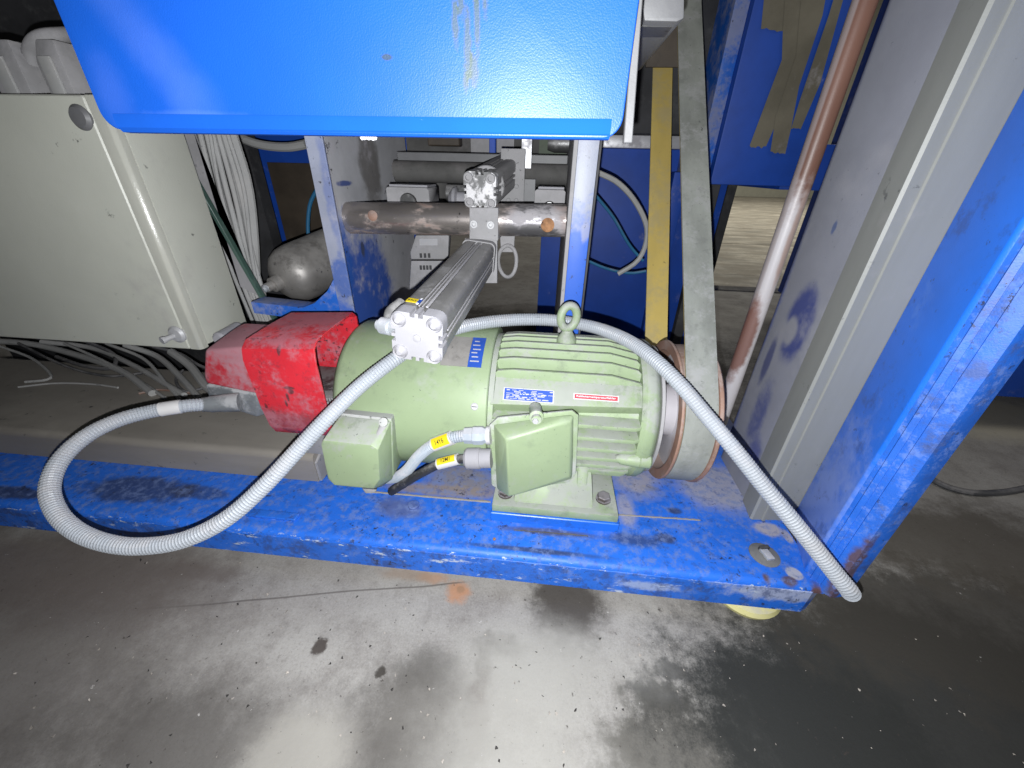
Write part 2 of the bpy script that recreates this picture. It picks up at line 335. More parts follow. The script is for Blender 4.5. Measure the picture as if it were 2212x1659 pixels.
M['cable_blue'] = mat('blue_air_hose', (0.02, 0.13, 0.26), 0.45, var=0.1, dust=0.2, dust_col=(0.2, 0.22, 0.26))
M['copper'] = mat('rusty_pipe', (0.17, 0.088, 0.066), 0.42, metal=0.0, var=0.2, stretch=(1, 1, 0.3), dust=0.0, bump=0.15,
                  blobs=[((0.56, 1.05, 0.36), (0.10, 0.10, 0.40), (0.62, 0.59, 0.61), 0.35, 0.35, 1.0, 12.0),
                         ((0.5365, 1.04, 0.95), (0.0045, 0.05, 0.75), (0.36, 0.31, 0.31), 0.6, 0.2, 0.75, 9.0),
                         ((0.566, 1.02, 0.66), (0.008, 0.03, 0.12), (0.38, 0.26, 0.22), 0.9, 0.3, 0.8, 20.0),
                         ((0.538, 1.03, 0.40), (0.022, 0.04, 0.12), (0.20, 0.085, 0.06), 0.6, 0.5, 0.9, 20.0)])
M['pad'] = mat('yellow_foot_pad', (0.62, 0.58, 0.27), 0.6, var=0.08, dust=0.15, speck=0.3, speck_scale=40)
M['tape'] = mat('brown_tape', (0.155, 0.14, 0.105), 0.5, var=0.18, dust=0.1, bump=0.3, bump_scale=120, spec=0.3)
M['plexi'] = mat('green_sheet_edge', (0.045, 0.085, 0.07), 0.35, var=0.15, dust=0.2, dust_col=(0.25, 0.27, 0.26))
M['label_yellow'] = mat('yellow_label', (0.66, 0.50, 0.012), 0.5, var=0.03)
M['label_white'] = mat('white_label', (0.52, 0.51, 0.51), 0.5, var=0.03, dust=0.1)
M['label_red'] = mat('red_label', (0.55, 0.04, 0.06), 0.5, var=0.05)
M['label_blue'] = mat('blue_label', (0.02, 0.07, 0.36), 0.4, var=0.1)
M['ink'] = mat('black_ink', (0.02, 0.018, 0.015), 0.6, var=0.05)
M['ink_white'] = mat('white_ink', (0.70, 0.70, 0.72), 0.5, var=0.05)
M['ink_dim'] = mat('grey_ink', (0.36, 0.36, 0.40), 0.5, var=0.2)
M['bolt'] = mat('rusty_bolt', (0.085, 0.072, 0.07), 0.6, metal=0.4, var=0.3, rust=0.25, rust_col=(0.10, 0.07, 0.055), dust=0.2, speck=0.5)
M['bolt_dust'] = mat('dusty_bolt', (0.42, 0.42, 0.43), 0.5, metal=0.2, var=0.1, dust=0.3)
M['rustbolt'] = mat('orange_rust_bolt', (0.30, 0.15, 0.07), 0.8, var=0.4, var_scale=60, dust=0.2, speck=0.3, bump=0.5)
M['dark'] = mat('dark_machinery', (0.035, 0.035, 0.038), 0.7, var=0.4, dust=0.3, dust_col=(0.10, 0.10, 0.10), dust_scale=9)
M['brown_dark'] = mat('dark_brown_plate', (0.055, 0.042, 0.03), 0.6, var=0.3, dust=0.15, dust_col=(0.12, 0.10, 0.08))
M['olive'] = mat('olive_panel', (0.05, 0.07, 0.04), 0.6, var=0.2, dust=0.2, dust_col=(0.12, 0.12, 0.11))
M['beige_wall'] = mat('pale_wall', (0.62, 0.61, 0.50), 0.8, var=0.06)
M['wood'] = mat('pale_board', (0.44, 0.41, 0.34), 0.7, var=0.45, var_scale=5, stretch=(0.35, 1, 3.0), dust=0.15, dust_col=(0.35, 0.31, 0.25))
M['debris'] = mat('debris', (0.30, 0.27, 0.24), 0.8, var=0.5, var_scale=40)
M['debris_dark'] = mat('debris_dark', (0.03, 0.027, 0.025), 0.8, var=0.5, var_scale=40)

# --- concrete floor
def floor_mat():
    k = NB('stained_shaded_concrete')
    k.fine = k.math('ADD', k.math('MULTIPLY', k.math('SUBTRACT', k.noise(60, 8, 0.7, off=21.0), 0.5), 0.6),
                    k.math('MULTIPLY', k.math('SUBTRACT', k.noise(330, 4, 0.7, off=23.0), 0.5), 0.35))
    c = k.mix(k.ramp(k.noise(2.4, 8, 0.62), 0.3, 0.72), (0.245, 0.230, 0.216), (0.345, 0.332, 0.312))
    c = k.mix(k.ramp(k.noise(11, 7, 0.7, off=2.0), 0.44, 0.72, 0.0, 0.6), c, (0.155, 0.140, 0.130))
    c = k.mix(k.ramp(k.noise(260, 4, 0.7, off=5.0), 0.40, 0.70, 0.0, 0.30), c, (0.42, 0.41, 0.39))
    c = k.mix(k.ramp(k.noise(210, 4, 0.7, off=8.0), 0.50, 0.72, 0.0, 0.35), c, (0.10, 0.09, 0.085))
    c = k.mix(k.ramp(k.noise(28, 10, 0.8, off=12.0), 0.50, 0.70, 0.0, 0.40), c, (0.13, 0.115, 0.105))
    oil = (0.028, 0.029, 0.028)
    brown = (0.11, 0.09, 0.08)
    st = [
        ((0.0846, 0.5066, 0.0000), (0.075, 0.095, 1), (0.050, 0.044, 0.040), 0.8, 0.45, 0.9, 24),
        ((-0.0461, 0.3951, 0.0000), (0.045, 0.020, 1), (0.07, 0.062, 0.055), 1.2, 1.0, 0.75, 26),
        ((-0.0712, 0.3567, 0.0000), (0.014, 0.050, 1), (0.06, 0.05, 0.045), 1.2, 0.8, 0.8, 26),
        ((-0.0715, 0.2874, 0.0000), (0.018, 0.055, 1), (0.07, 0.045, 0.04), 1.2, 0.9, 0.75, 26),
        ((-0.1660, 0.3387, 0.0000), (0.05, 0.03, 1), (0.09, 0.085, 0.08), 1.4, 0.9, 0.7, 26),
        ((-0.1659, 0.2586, -0.0000), (0.11, 0.10, 1), (0.10, 0.093, 0.085), 1.2, 0.7, 0.8, 18),
        ((-0.3869, 0.3561, 0.0000), (0.013, 0.015, 1), (0.05, 0.04, 0.035), 0.5, 0.5, 0.9, 60),
        ((-0.2551, 0.3273, 0.0000), (0.010, 0.009, 1), (0.04, 0.035, 0.03), 0.5, 0.7, 0.9, 60),
        ((0.2425, 0.3482, 0.0000), (0.050, 0.035, 1), (0.04, 0.04, 0.04), 0.8, 1.1, 0.85, 26),
        ((0.2755, 0.3839, 0.0000), (0.04, 0.020, 1), (0.05, 0.05, 0.05), 0.8, 1.1, 0.8, 26),
        ((0.2625, 0.2649, 0.0000), (0.13, 0.08, 1), (0.09, 0.085, 0.075), 0.8, 0.8, 0.85, 24),
        ((0.7463, 0.3640, -0.0000), (0.46, 0.22, 1), oil, 0.6, 0.35, 0.95, 12),
        ((0.4833, 0.3171, 0.0000), (0.19, 0.15, 1), oil, 0.7, 0.40, 0.93, 12),
        ((0.8955, 0.5404, 0.0000), (0.40, 0.14, 1), (0.05, 0.046, 0.040), 0.7, 0.6, 0.88, 16),
        ((1.1216, 0.7573, 0.0000), (0.40, 0.14, 1), (0.085, 0.075, 0.062), 0.9, 0.8, 0.85, 7),
        ((-0.6, 1.65, 0), (1.6, 0.75, 1), (0.060, 0.056, 0.052), 0.5, 0.4, 0.9, 5),  # shade beneath the machine's rear painted into the floor colour
        ((1.7383, 1.4200, 0.0000), (0.30, 0.16, 1), (0.42, 0.39, 0.32), 0.8, 0.5, 0.85, 9),  # hall light on the right floor painted in as pale beige
        ((-0.9008, 0.2572, 0.0000), (0.28, 0.26, 1), (0.12, 0.108, 0.10), 1.3, 0.8, 0.7, 6),
        ((-0.4698, 0.1861, 0.0000), (0.30, 0.09, 1), (0.085, 0.078, 0.072), 1.3, 0.8, 0.8, 7),
        ((-1.0486, 0.4407, 0.0000), (0.40, 0.10, 1), (0.12, 0.10, 0.09), 1.3, 0.7, 0.75, 7),
        ((-0.7327, 0.4717, 0.0000), (0.09, 0.02, 1), (0.13, 0.11, 0.10), 1.0, 0.7, 0.7, 16),
        ((-0.1494, 0.4922, 0.0000), (0.024, 0.022, 1), (0.42, 0.20, 0.10), 1.0, 0.7, 0.75, 40),
        ((-0.1463, 0.4968, 0.0000), (0.009, 0.008, 1), (0.28, 0.17, 0.11), 0.6, 0.7, 0.85, 60),
        ((-0.2127, 0.5174, 0.0000), (0.030, 0.012, 1), (0.40, 0.22, 0.13), 1.2, 0.7, 0.65, 40),
        ((-0.2718, 0.5196, 0.0000), (0.06, 0.014, 1), (0.26, 0.19, 0.14), 1.2, 0.8, 0.6, 30),
        ((-0.0134, 0.2575, 0.0000), (0.12, 0.12, 1), (0.32, 0.31, 0.285), 1.5, 0.6, 0.75, 8),  # from here on, paler patches at the floor's centre and lower left
        ((0.0429, 0.3849, 0.0000), (0.14, 0.06, 1), (0.32, 0.31, 0.285), 1.5, 0.6, 0.7, 9),
        ((-0.3369, 0.2004, 0.0000), (0.085, 0.06, 1), (0.32, 0.305, 0.275), 0.9, 0.35, 0.85, 10),
    ]
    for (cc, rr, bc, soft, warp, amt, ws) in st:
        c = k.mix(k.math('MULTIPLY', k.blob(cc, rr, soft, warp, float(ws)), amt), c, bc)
    f = k.ramp(k.noise(70, 6, 0.72, off=7.7), 0.635, 0.68)
    c = k.mix(k.math('MULTIPLY', f, 0.8), c, (0.05, 0.042, 0.038))
    f = k.ramp(k.noise(62, 4, 0.7, off=11.7), 0.70, 0.74)
    c = k.mix(k.math('MULTIPLY', f, 0.6), c, (0.52, 0.50, 0.48))
    # a scored pencil-thin line across the slab
    a, b = Vector((-0.8266, 0.3712, 0.0000)), Vector((-0.1439, 0.5143, 0.0000))
    d = (b - a).normalized()
    dv = k.vmath('SUBTRACT', k.pos, tuple(a))
    off = k.vmath('DOT_PRODUCT', dv, (-d.y, d.x, 0))
    off = k.math('ADD', off, k.math('MULTIPLY', k.math('SUBTRACT', k.noise(2.5, 2), 0.5), 0.03))
    f = k.ramp(k.math('ABSOLUTE', off), 0.0026, 0.0010)
    al = k.vmath('DOT_PRODUCT', dv, tuple(d))
    f = k.math('MULTIPLY', f, k.ramp(al, 0.0, 0.25))
    f = k.math('MULTIPLY', f, k.ramp(al, (b - a).length + 0.02, (b - a).length - 0.02))
    c = k.mix(k.math('MULTIPLY', f, 0.7), c, (0.09, 0.08, 0.075))
    k.put(k.b.inputs['Base Color'], c)
    k.put(k.b.inputs['Roughness'], k.ramp(k.noise(6, 5, off=3), 0.3, 0.7, 0.55, 0.85))
    k.b.inputs['Specular IOR Level'].default_value = 0.12
    nr = k.bump(k.noise(120, 6, 0.65, off=1.0), 0.25, 0.002)
    nr = k.bump(k.noise(14, 5, 0.6, off=2.0), 0.25, 0.006, nr)
    k.L.new(nr, k.b.inputs['Normal'])
    return k.m
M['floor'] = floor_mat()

# ------------------------------------------------------------------ mesh helpers (all in world coordinates)
ORG = {}

def bm_new():
    return bmesh.new()

def box(bm, lo, hi, bev=0.0, seg=2):
    t = bmesh.new()
    bmesh.ops.create_cube(t, size=1)
    for v in t.verts:
        v.co = Vector(((lo[i] + hi[i]) / 2 + v.co[i] * (hi[i] - lo[i])) for i in range(3))
    if bev:
        bmesh.ops.bevel(t, geom=list(t.edges), offset=bev, segments=seg, profile=0.6, affect='EDGES')
    merge(bm, t)
    return bm

def merge(bm, t, mtx=None):
    if mtx is not None:
        bmesh.ops.transform(t, matrix=mtx, verts=list(t.verts))
    me = bpy.data.meshes.new('tmp')
    t.to_mesh(me)
    t.free()
    bm.from_mesh(me)
    bpy.data.meshes.remove(me)

def obox(bm, c, sx, sy, sz, size, bev=0.0, seg=2):
    """box at centre c with axes sx, sy, sz"""
    t = bmesh.new()
    box(t, tuple(-k / 2 for k in size), tuple(k / 2 for k in size), bev, seg)
    m = Matrix((Vector(sx).normalized(), Vector(sy).normalized(), Vector(sz).normalized())).transposed().to_4x4()
    merge(bm, t, Matrix.Translation(c) @ m)
    return bm

def hull(bm, pts, bev=0.0, seg=2):
    t = bmesh.new()
    for p in pts:
        t.verts.new(p)
    bmesh.ops.remove_doubles(t, verts=list(t.verts), dist=1e-5)
    r = bmesh.ops.convex_hull(t, input=list(t.verts))
    bmesh.ops.delete(t, geom=[g for g in r['geom_interior'] if isinstance(g, bmesh.types.BMVert)], context='VERTS')
    bmesh.ops.dissolve_limit(t, angle_limit=rad(2), verts=list(t.verts), edges=list(t.edges))
    bmesh.ops.recalc_face_normals(t, faces=list(t.faces))
    if bev:
        bmesh.ops.bevel(t, geom=list(t.edges), offset=bev, segments=seg, profile=0.6, affect='EDGES')
    merge(bm, t)
    return bm

def frame_of(d, hint=(0, 0, 1)):
    d = Vector(d).normalized()
    h = Vector(hint)
    if abs(d.dot(h)) > 0.97:
        h = Vector((1, 0, 0))
    x = h.cross(d).normalized()
    return x, d.cross(x), d

def lathe(bm, origin, axis, prof, n=32, caps=True):
    """revolve prof [(along, radius)] about axis through origin"""
    x, y, d = frame_of(axis)
    o = Vector(origin)
    rings = []
    for a, r in prof:
        rings.append([bm.verts.new(o + d * a + (x * math.cos(2 * math.pi * i / n) + y * math.sin(2 * math.pi * i / n)) * max(r, 1e-5)) for i in range(n)])
    for p, q in zip(rings, rings[1:]):
        for i in range(n):
            bm.faces.new((p[i], p[(i + 1) % n], q[(i + 1) % n], q[i]))
    if caps:
        bm.faces.new(list(reversed(rings[0])))
        bm.faces.new(rings[-1])
    return bm

def spline(pts, step):
    """Catmull-Rom through pts resampled at even steps"""
    P = [Vector(p) for p in pts]
    P = [P[0] * 2 - P[1]] + P + [P[-1] * 2 - P[-2]]
    fine = []
    for i in range(1, len(P) - 2):
        a, b, c, d = P[i - 1:i + 3]
        n = max(4, int((c - b).length / step * 3))
        for j in range(n):
            t = j / n
            fine.append(0.5 * ((2 * b) + (c - a) * t + (2 * a - 5 * b + 4 * c - d) * t * t + (3 * b - a - 3 * c + d) * t ** 3))
    fine.append(P[-2])
    out = [fine[0]]
    acc = 0.0
    for p, q in zip(fine, fine[1:]):
        l = (q - p).length
        while acc + l >= step:
            t = (step - acc) / l
            p = p.lerp(q, t)
            out.append(p.copy())
            l = (q - p).length
            acc = 0.0
        acc += l
    return out

def sweep(bm, pts, radius, n=10, caps=True):
    """tube along pts, radius a number or a function of the index"""
    tang = []
    for i in range(len(pts)):
        tang.append((pts[min(i + 1, len(pts) - 1)] - pts[max(i - 1, 0)]).normalized())
    x = frame_of(tang[0])[0]
    rings = []
    for i, p in enumerate(pts):
        x = (x - tang[i] * x.dot(tang[i])).normalized()
        y = tang[i].cross(x)
        r = radius(i) if callable(radius) else radius
        rings.append([bm.verts.new(p + (x * math.cos(2 * math.pi * k / n) + y * math.sin(2 * math.pi * k / n)) * r) for k in range(n)])
    for p, q in zip(rings, rings[1:]):
        for k in range(n):
            bm.faces.new((p[k], p[(k + 1) % n], q[(k + 1) % n], q[k]))
    if caps:
        bm.faces.new(list(reversed(rings[0])))
        bm.faces.new(rings[-1])
    return bm

def extrude_poly(bm, pts, vec, bev=0.0, seg=2):
    """solid from a planar polygon (3D points) pushed along vec"""
    t = bmesh.new()
    v = Vector(vec)
    a = [t.verts.new(Vector(p)) for p in pts]
    b = [t.verts.new(Vector(p) + v) for p in pts]
    n = len(pts)
    t.faces.new(a)
    t.faces.new(list(reversed(b)))
    for i in range(n):
        t.faces.new((a[i], b[i], b[(i + 1) % n], a[(i + 1) % n]))
    bmesh.ops.recalc_face_normals(t, faces=list(t.faces))
    if bev:
        bmesh.ops.bevel(t, geom=[e for e in t.edges if e.calc_face_angle(0) > rad(25)], offset=bev, segments=seg, profile=0.6, affect='EDGES')
    merge(bm, t)
    return bm

def obj(name, bm, material, parent=None, label=None, cat=None, group=None, kind=None, smooth=35):
    """link bm as one mesh object; its origin is its thing's base"""
    bmesh.ops.recalc_face_normals(bm, faces=list(bm.faces))
    if parent is None:
        xs = [v.co for v in bm.verts]
        org = Vector(((min(v.x for v in xs) + max(v.x for v in xs)) / 2, (min(v.y for v in xs) + max(v.y for v in xs)) / 2, min(v.z for v in xs)))
    else:
        org = ORG[parent.name]
    bmesh.ops.translate(bm, verts=list(bm.verts), vec=-org)
    me = bpy.data.meshes.new(name)
    bm.to_mesh(me)
    bm.free()
    if smooth:
        me.shade_smooth()
        me.set_sharp_from_angle(angle=rad(smooth))
    me.materials.append(M[material] if isinstance(material, str) else material)
    o = bpy.data.objects.new(name, me)
    COL.objects.link(o)
    if parent is None:
        o.location = org
    else:
        o.parent = parent
    ORG[o.name] = org
    tag(o, label, cat, group, kind)
    return o

def tag(o, label=None, cat=None, group=None, kind=None):
    if label:
        o['label'] = label
    if cat:
        o['category'] = cat
    if group:
        o['group'] = group
    if kind:
        o['kind'] = kind

def thing(name, loc, label, cat, group=None, kind=None):
    o = bpy.data.objects.new(name, None)
    o.empty_display_size = 0.05
    COL.objects.link(o)
    o.location = loc
    ORG[o.name] = Vector(loc)
    tag(o, label, cat, group, kind)
    return o

def text_mesh(bm, body, centre, right, upv, height, width=None, lift=0.0006, bold=0.0):
    """flat lettering as mesh faces"""
    cu = bpy.data.curves.new('txt', 'FONT')
    cu.body = body
    cu.size = 1.0
    cu.align_x = 'CENTER'
    cu.align_y = 'CENTER'
    cu.offset = bold
    cu.resolution_u = 3
    to = bpy.data.objects.new('txt', cu)
    COL.objects.link(to)
    dg = bpy.context.evaluated_depsgraph_get()
    me = bpy.data.meshes.new_from_object(to.evaluated_get(dg))
    bpy.data.objects.remove(to)
    xs = [v.co.x for v in me.vertices]
    ys = [v.co.y for v in me.vertices]
    cx, cy = (min(xs) + max(xs)) / 2, (min(ys) + max(ys)) / 2
    sy = height / (max(ys) - min(ys))
    sx = (width / (max(xs) - min(xs))) if width else sy
    r, u = Vector(right).normalized(), Vector(upv).normalized()
    nn = r.cross(u)
    for v in me.vertices:
        v.co = Vector(centre) + r * ((v.co.x - cx) * sx) + u * ((v.co.y - cy) * sy) + nn * lift
    bm.from_mesh(me)
    bpy.data.meshes.remove(me)
    return bm

def quad_plate(bm, centre, right, upv, w, h, t=0.0008, bev=0.0):
    r, u = Vector(right).normalized(), Vector(upv).normalized()
    return obox(bm, Vector(centre) + r.cross(u) * t / 2, r, u, r.cross(u), (w, h, t), bev, 1)

def bolt_head(bm, c, axis, r, h, sides=6):
    lathe(bm, c, axis, [(0, r), (h * 0.8, r), (h, r * 0.88)], n=sides)

V = Vector
# ================================================================== SETTING
bm = bm_new()
for (x0, y0, x1, y1) in ((-12, -1.2, 24, 18.3),):
    n = 2
    vs = [bm.verts.new(p) for p in ((x0, y0, 0), (x1, y0, 0), (x1, y1, 0), (x0, y1, 0))]
    bm.faces.new(vs)
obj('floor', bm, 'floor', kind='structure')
bm = bm_new()
box(bm, (-12, 18.2, 0), (24, 18.4, 7))
obj('wall', bm, 'beige_wall', kind='structure')

# ================================================================== MACHINE BASE
YF, ZB, ZT, XR, XL = 0.50, 0.047, 0.122, 0.560, -1.75
base = thing('machine_base', (-0.3, 0.75, 0.0), 'scuffed blue steel base frame carrying the green motor', 'machine base')
# folded top sheet with rounded front bend, right front corner cut
prof = []
R = 0.014
for i in range(7):
    a = rad(90 * i / 6)
    prof.append((YF + R - R * math.cos(a), ZT - R + R * math.sin(a)))
bm = bm_new()
sec = [(YF + 0.0, ZT - R)] + prof + [(1.02, ZT), (1.02, ZT - 0.006)] + [(YF + 0.006 + (p[0] - YF) * 0.6, p[1] - 0.006) for p in reversed(prof)]
extrude_poly(bm, [(XL, y, z) for y, z in sec], (XR - 0.002 - XL, 0, 0))
obj('top_sheet', bm, 'base', base)
bm = bm_new()
box(bm, (XL, YF - 0.0012, ZB), (XR - 0.022, YF + 0.006, ZT - R + 0.003), 0.001, 1)
extrude_poly(bm, [(XR - 0.0225, YF - 0.001, ZB), (XR - 0.0225, YF - 0.001, ZT - R + 0.003), (XR + 0.001, YF + 0.012, ZT - R + 0.001), (XR - 0.008, YF + 0.007, ZB)], (0, 0.006, 0))
lipo = obj('front_lip', bm, 'lip', base)
bm = bm_new()
box(bm, (XR - 0.006, YF + 0.018, ZB + 0.002), (XR, 1.02, ZT - 0.004), 0.001, 1)
obj('side_lip', bm, 'lip', base)
bm = bm_new()
box(bm, (XL, 1.012, ZB), (XR - 0.007, 1.0185, ZT - 0.007))
obj('rear_lip', bm, 'lip', base)
# raised slot pressings and weld seams on the top sheet
bm = bm_new()
c = V((-0.5688, 0.5414, 0.1220))
obox(bm, c + V((0, 0, 0.002)), (1, 0, 0), (0, 1, 0), (0, 0, 1), (0.115, 0.020, 0.008), 0.0035, 3)
obj('slot_cover', bm, 'lip', base)
for (a, b, m_, w) in (((0.1858, 0.6351, 0.1220), (0.3723, 0.6417, 0.1220), 'beam', 0.0022), ((-0.3995, 0.6350, 0.1220), (-0.0999, 0.6378, 0.1220), 'beam', 0.003),
                      ((-0.0388, 0.5659, 0.1220), (0.1190, 0.5691, 0.1220), 'dustgrey_dark', 0.0015)):
    bm = bm_new()
    a, b = V(a), V(b)
    pts = [a.lerp(b, i / 24) + V((0, random.uniform(-0.0006, 0.0006), 0.0006)) for i in range(25)]
    sweep(bm, pts, lambda i: w * random.uniform(0.7, 1.1), 6)
    obj('weld_seam', bm, m_, base)
bm = bm_new()
bolt_head(bm, (-0.2724, 0.6056, 0.1220), (0, 0, 1), 0.013, 0.006, 12)
obj('bolt', bm, 'base', base)
bm = bm_new()
bolt_head(bm, (-0.0770, 0.5376, 0.1220), (0, 0, 1), 0.0035, 0.002, 8)
obj('bolt', bm, 'rustbolt', base)
# levelling screw disc and the foot pad beneath the corner
dc = V((0.4754, 0.5647, 0.1220))
bm = bm_new()
lathe(bm, dc, (0, 0, 1), [(0, 0.0285), (0.0015, 0.0285), (0.0022, 0.027)], 36)
disc = obj('levelling_disc', bm, 'dustgrey_mid', base)
bm = bm_new()
obox(bm, dc + V((0.001, -0.004, 0.0075)), (1, 0.25, 0), (-0.25, 1, 0), (0, 0, 1), (0.016, 0.026, 0.007), 0.002, 2)
obj('screw_end', bm, 'galv', disc)
bm = bm_new()
obox(bm, dc + V((0.001, 0.010, 0.0085)), (1, 0.25, 0), (-0.25, 1, 0), (0, 0, 1), (0.021, 0.008, 0.009), 0.002, 2)
obj('screw_slot', bm, 'dark', disc)
bm = bm_new()
lathe(bm, (dc.x - 0.004, dc.y + 0.008, 0), (0, 0, 1), [(0, 0.070), (0.010, 0.074), (0.020, 0.070), (0.034, 0.045), (0.040, 0.018), (0.05, 0.014), (0.1, 0.014)], 40)
obj('foot_pad', bm, 'pad', base)
# blue riser block under the motor foot
bm = bm_new()
box(bm, (-0.092, 0.586, ZT - 0.002), (0.184, 0.965, 0.146), 0.0015, 1)
obj('riser_block', bm, 'blue', base)
# block behind the pulley, on the base
bm = bm_new()
box(bm, (0.36, 0.80, ZT), (0.43, 0.86, 0.150), 0.002, 1)
obj('stop_block', bm, 'blue', base)

# grey beam lying on the base at left
beam = thing('support_beam', (-1.1, 0.8, ZT), 'long grey-brown steel beam lying on the blue base at left', 'beam')
bm = bm_new()
sec = [(0.652, ZT + 0.001), (0.652, 0.186)]
for i in range(6):
    a = rad(90 * i / 5)
    sec.append((0.652 + 0.016 - 0.016 * math.cos(a), 0.186 + 0.016 * math.sin(a)))
sec += [(1.0, 0.202), (1.0, ZT + 0.001)]
extrude_poly(bm, [(-1.9, y, z) for y, z in sec], (1.9 - 0.525, 0, 0))
obj('beam_body', bm, 'beam', beam)
bm = bm_new()
extrude_poly(bm, [(-0.5245, 0.655, ZT + 0.002), (-0.5245, 0.655, 0.180), (-0.5245, 0.70, 0.200), (-0.5245, 1.0, 0.200), (-0.5245, 1.0, ZT + 0.002)], (0.006, 0, 0))
obj('end_plate', bm, 'dustgrey', beam)

# ================================================================== RIGHT COLUMN
colm = thing('machine_column', (0.54, 0.68, 0.122), 'tall machine column with lilac, grey and blue faces right of the pulley', 'column')
ZC = 1.75
def vface(bm, pts, z0, z1, th, bev=0.0):
    """vertical folded sheet following plan points, given thickness to the right/behind"""
    P2 = [V((p[0], p[1])) for p in pts]
    off = []
    for i in range(len(P2)):
        d1 = (P2[i] - P2[max(i - 1, 0)])
        d2 = (P2[min(i + 1, len(P2) - 1)] - P2[i])
        d = (d1.normalized() if d1.length > 1e-6 else V((0, 0))) + (d2.normalized() if d2.length > 1e-6 else V((0, 0)))
        d.normalize()
        off.append(P2[i] + V((-d.y, d.x)) * th)
    poly = [(p.x, p.y, z0) for p in P2] + [(p.x, p.y, z0) for p in reversed(off)]
    extrude_poly(bm, poly, (0, 0, z1 - z0), bev)
# lilac tube: left face with rounded far corner
bm = bm_new()
pl = [(0.500, 0.717)]
pl += [(0.500, 0.865)]
for i in range(1, 7):
    a = rad(90 * i / 6)
    pl.append((0.500 + 0.03 - 0.03 * math.cos(a), 0.865 + 0.03 * math.sin(a)))
pl += [(0.60, 0.895), (0.60, 0.717)]
extrude_poly(bm, [(x, y, 0.1225) for x, y in pl], (0, 0, ZC - 0.1225))
obj('lilac_tube', bm, 'lilac', colm)
bm = bm_new()
pl = [(0.4935, 0.716), (0.486, 0.660), (0.490, 0.6565), (0.510, 0.6585), (0.5115, 0.6555), (0.517, 0.656), (0.5185, 0.6595), (0.575, 0.664), (0.60, 0.664), (0.60, 0.716)]
extrude_poly(bm, [(x, y, 0.1235) for x, y in pl], (0, 0, ZC - 0.1235))
obj('grey_profile', bm, 'grey_profile', colm)
bm = bm_new()
pl = [(0.5755, 0.6635), (0.538, 0.537), (0.541, 0.531), (0.62, 0.531), (0.62, 0.6635)]
extrude_poly(bm, [(x, y, 0.1235) for x, y in pl], (0, 0, ZC - 0.1235), 0.002, 2)
obj('blue_web', bm, 'blue', colm)
bm = bm_new()
pl = [(0.5395, 0.530), (0.5415, 0.5235), (0.5405, 0.521), (0.546, 0.5155), (0.548, 0.517), (0.5525, 0.509), (0.5515, 0.507), (0.556, 0.500), (0.564, 0.492), (0.572, 0.492), (0.60, 0.500), (0.62, 0.53)]
extrude_poly(bm, [(x, y, 0.1115) for x, y in pl], (0, 0, ZC - 0.1115))
obj('blue_flange', bm, 'blue_rust_edge', colm)

# ================================================================== MOTOR
YM, ZM = 0.775, 0.325
motor = thing('electric_motor', (0.04, YM, 0.146), 'pale green finned electric motor with smooth cowl, bolted to the blue base', 'motor')
RC = 0.166
bm = bm_new()
lathe(bm, (-0.430, YM, ZM), (1, 0, 0), [(0.0, 0.03), (0.0, 0.135), (0.004, 0.150), (0.014, 0.161), (0.024, RC), (0.324, RC), (0.326, RC - 0.002), (0.326, 0.10)], 96)
cowl = obj('fan_cowl', bm, 'green_clean', motor, smooth=30)
def cowl_pt(px, ang, r=RC):
    a = rad(ang)
    return V((px, YM - r * math.cos(a), ZM + r * math.sin(a))), V((0, -math.cos(a), math.sin(a)))
for (x, ang) in ((-0.385, 26), (-0.128, 24)):
    p, nrm = cowl_pt(x, ang)
    bm = bm_new()
    lathe(bm, p - nrm * 0.001, nrm, [(0, 0.0075), (0.0025, 0.0075), (0.004, 0.0055)], 20)
    s_ = obj('cowl_screw', bm, 'bolt_dust', cowl)
    bm = bm_new()
    obox(bm, p + nrm * 0.0032, (1, 0, 0), nrm.cross(V((1, 0, 0))), nrm, (0.010, 0.0018, 0.0006))
    obj('screw_slot', bm, 'dark', s_)
# silver and blue rating strip wrapped on the cowl's top
def cowl_patch(bm, x0, x1, a0, a1, lift, n=8):
    r = RC + lift
    rows = []
    for i in range(n + 1):
        a = rad(a0 + (a1 - a0) * i / n)
        rows.append([bm.verts.new((x, YM - r * math.cos(a), ZM + r * math.sin(a))) for x in (x0, x1)])
    for p, q in zip(rows, rows[1:]):
        bm.faces.new((p[0], p[1], q[1], q[0]))
    ext = bmesh.ops.extrude_face_region(bm, geom=list(bm.faces))
    for g in ext['geom']:
        if isinstance(g, bmesh.types.BMVert):
            d = V((0, YM - g.co.y, ZM - g.co.z)).normalized()
            g.co += d * (lift + 0.001)
bm = bm_new()
cowl_patch(bm, -0.205, -0.150, 51, 78, 0.0012)
strip = obj('rating_strip', bm, 'stainless', cowl)
bm = bm_new()
cowl_patch(bm, -0.1495, -0.122, 51, 78, 0.0014)
strip2 = obj('rating_strip', bm, 'label_blue', cowl)
for j, a in enumerate((55, 58.5, 62, 65, 69, 73)):
    bm = bm_new()
    cowl_patch(bm, -0.146 + 0.002 * (j % 2), -0.128 - 0.003 * (j % 3), a, a + 0.9, 0.0019, 1)
    obj('print_line', bm, 'ink_dim', strip2)

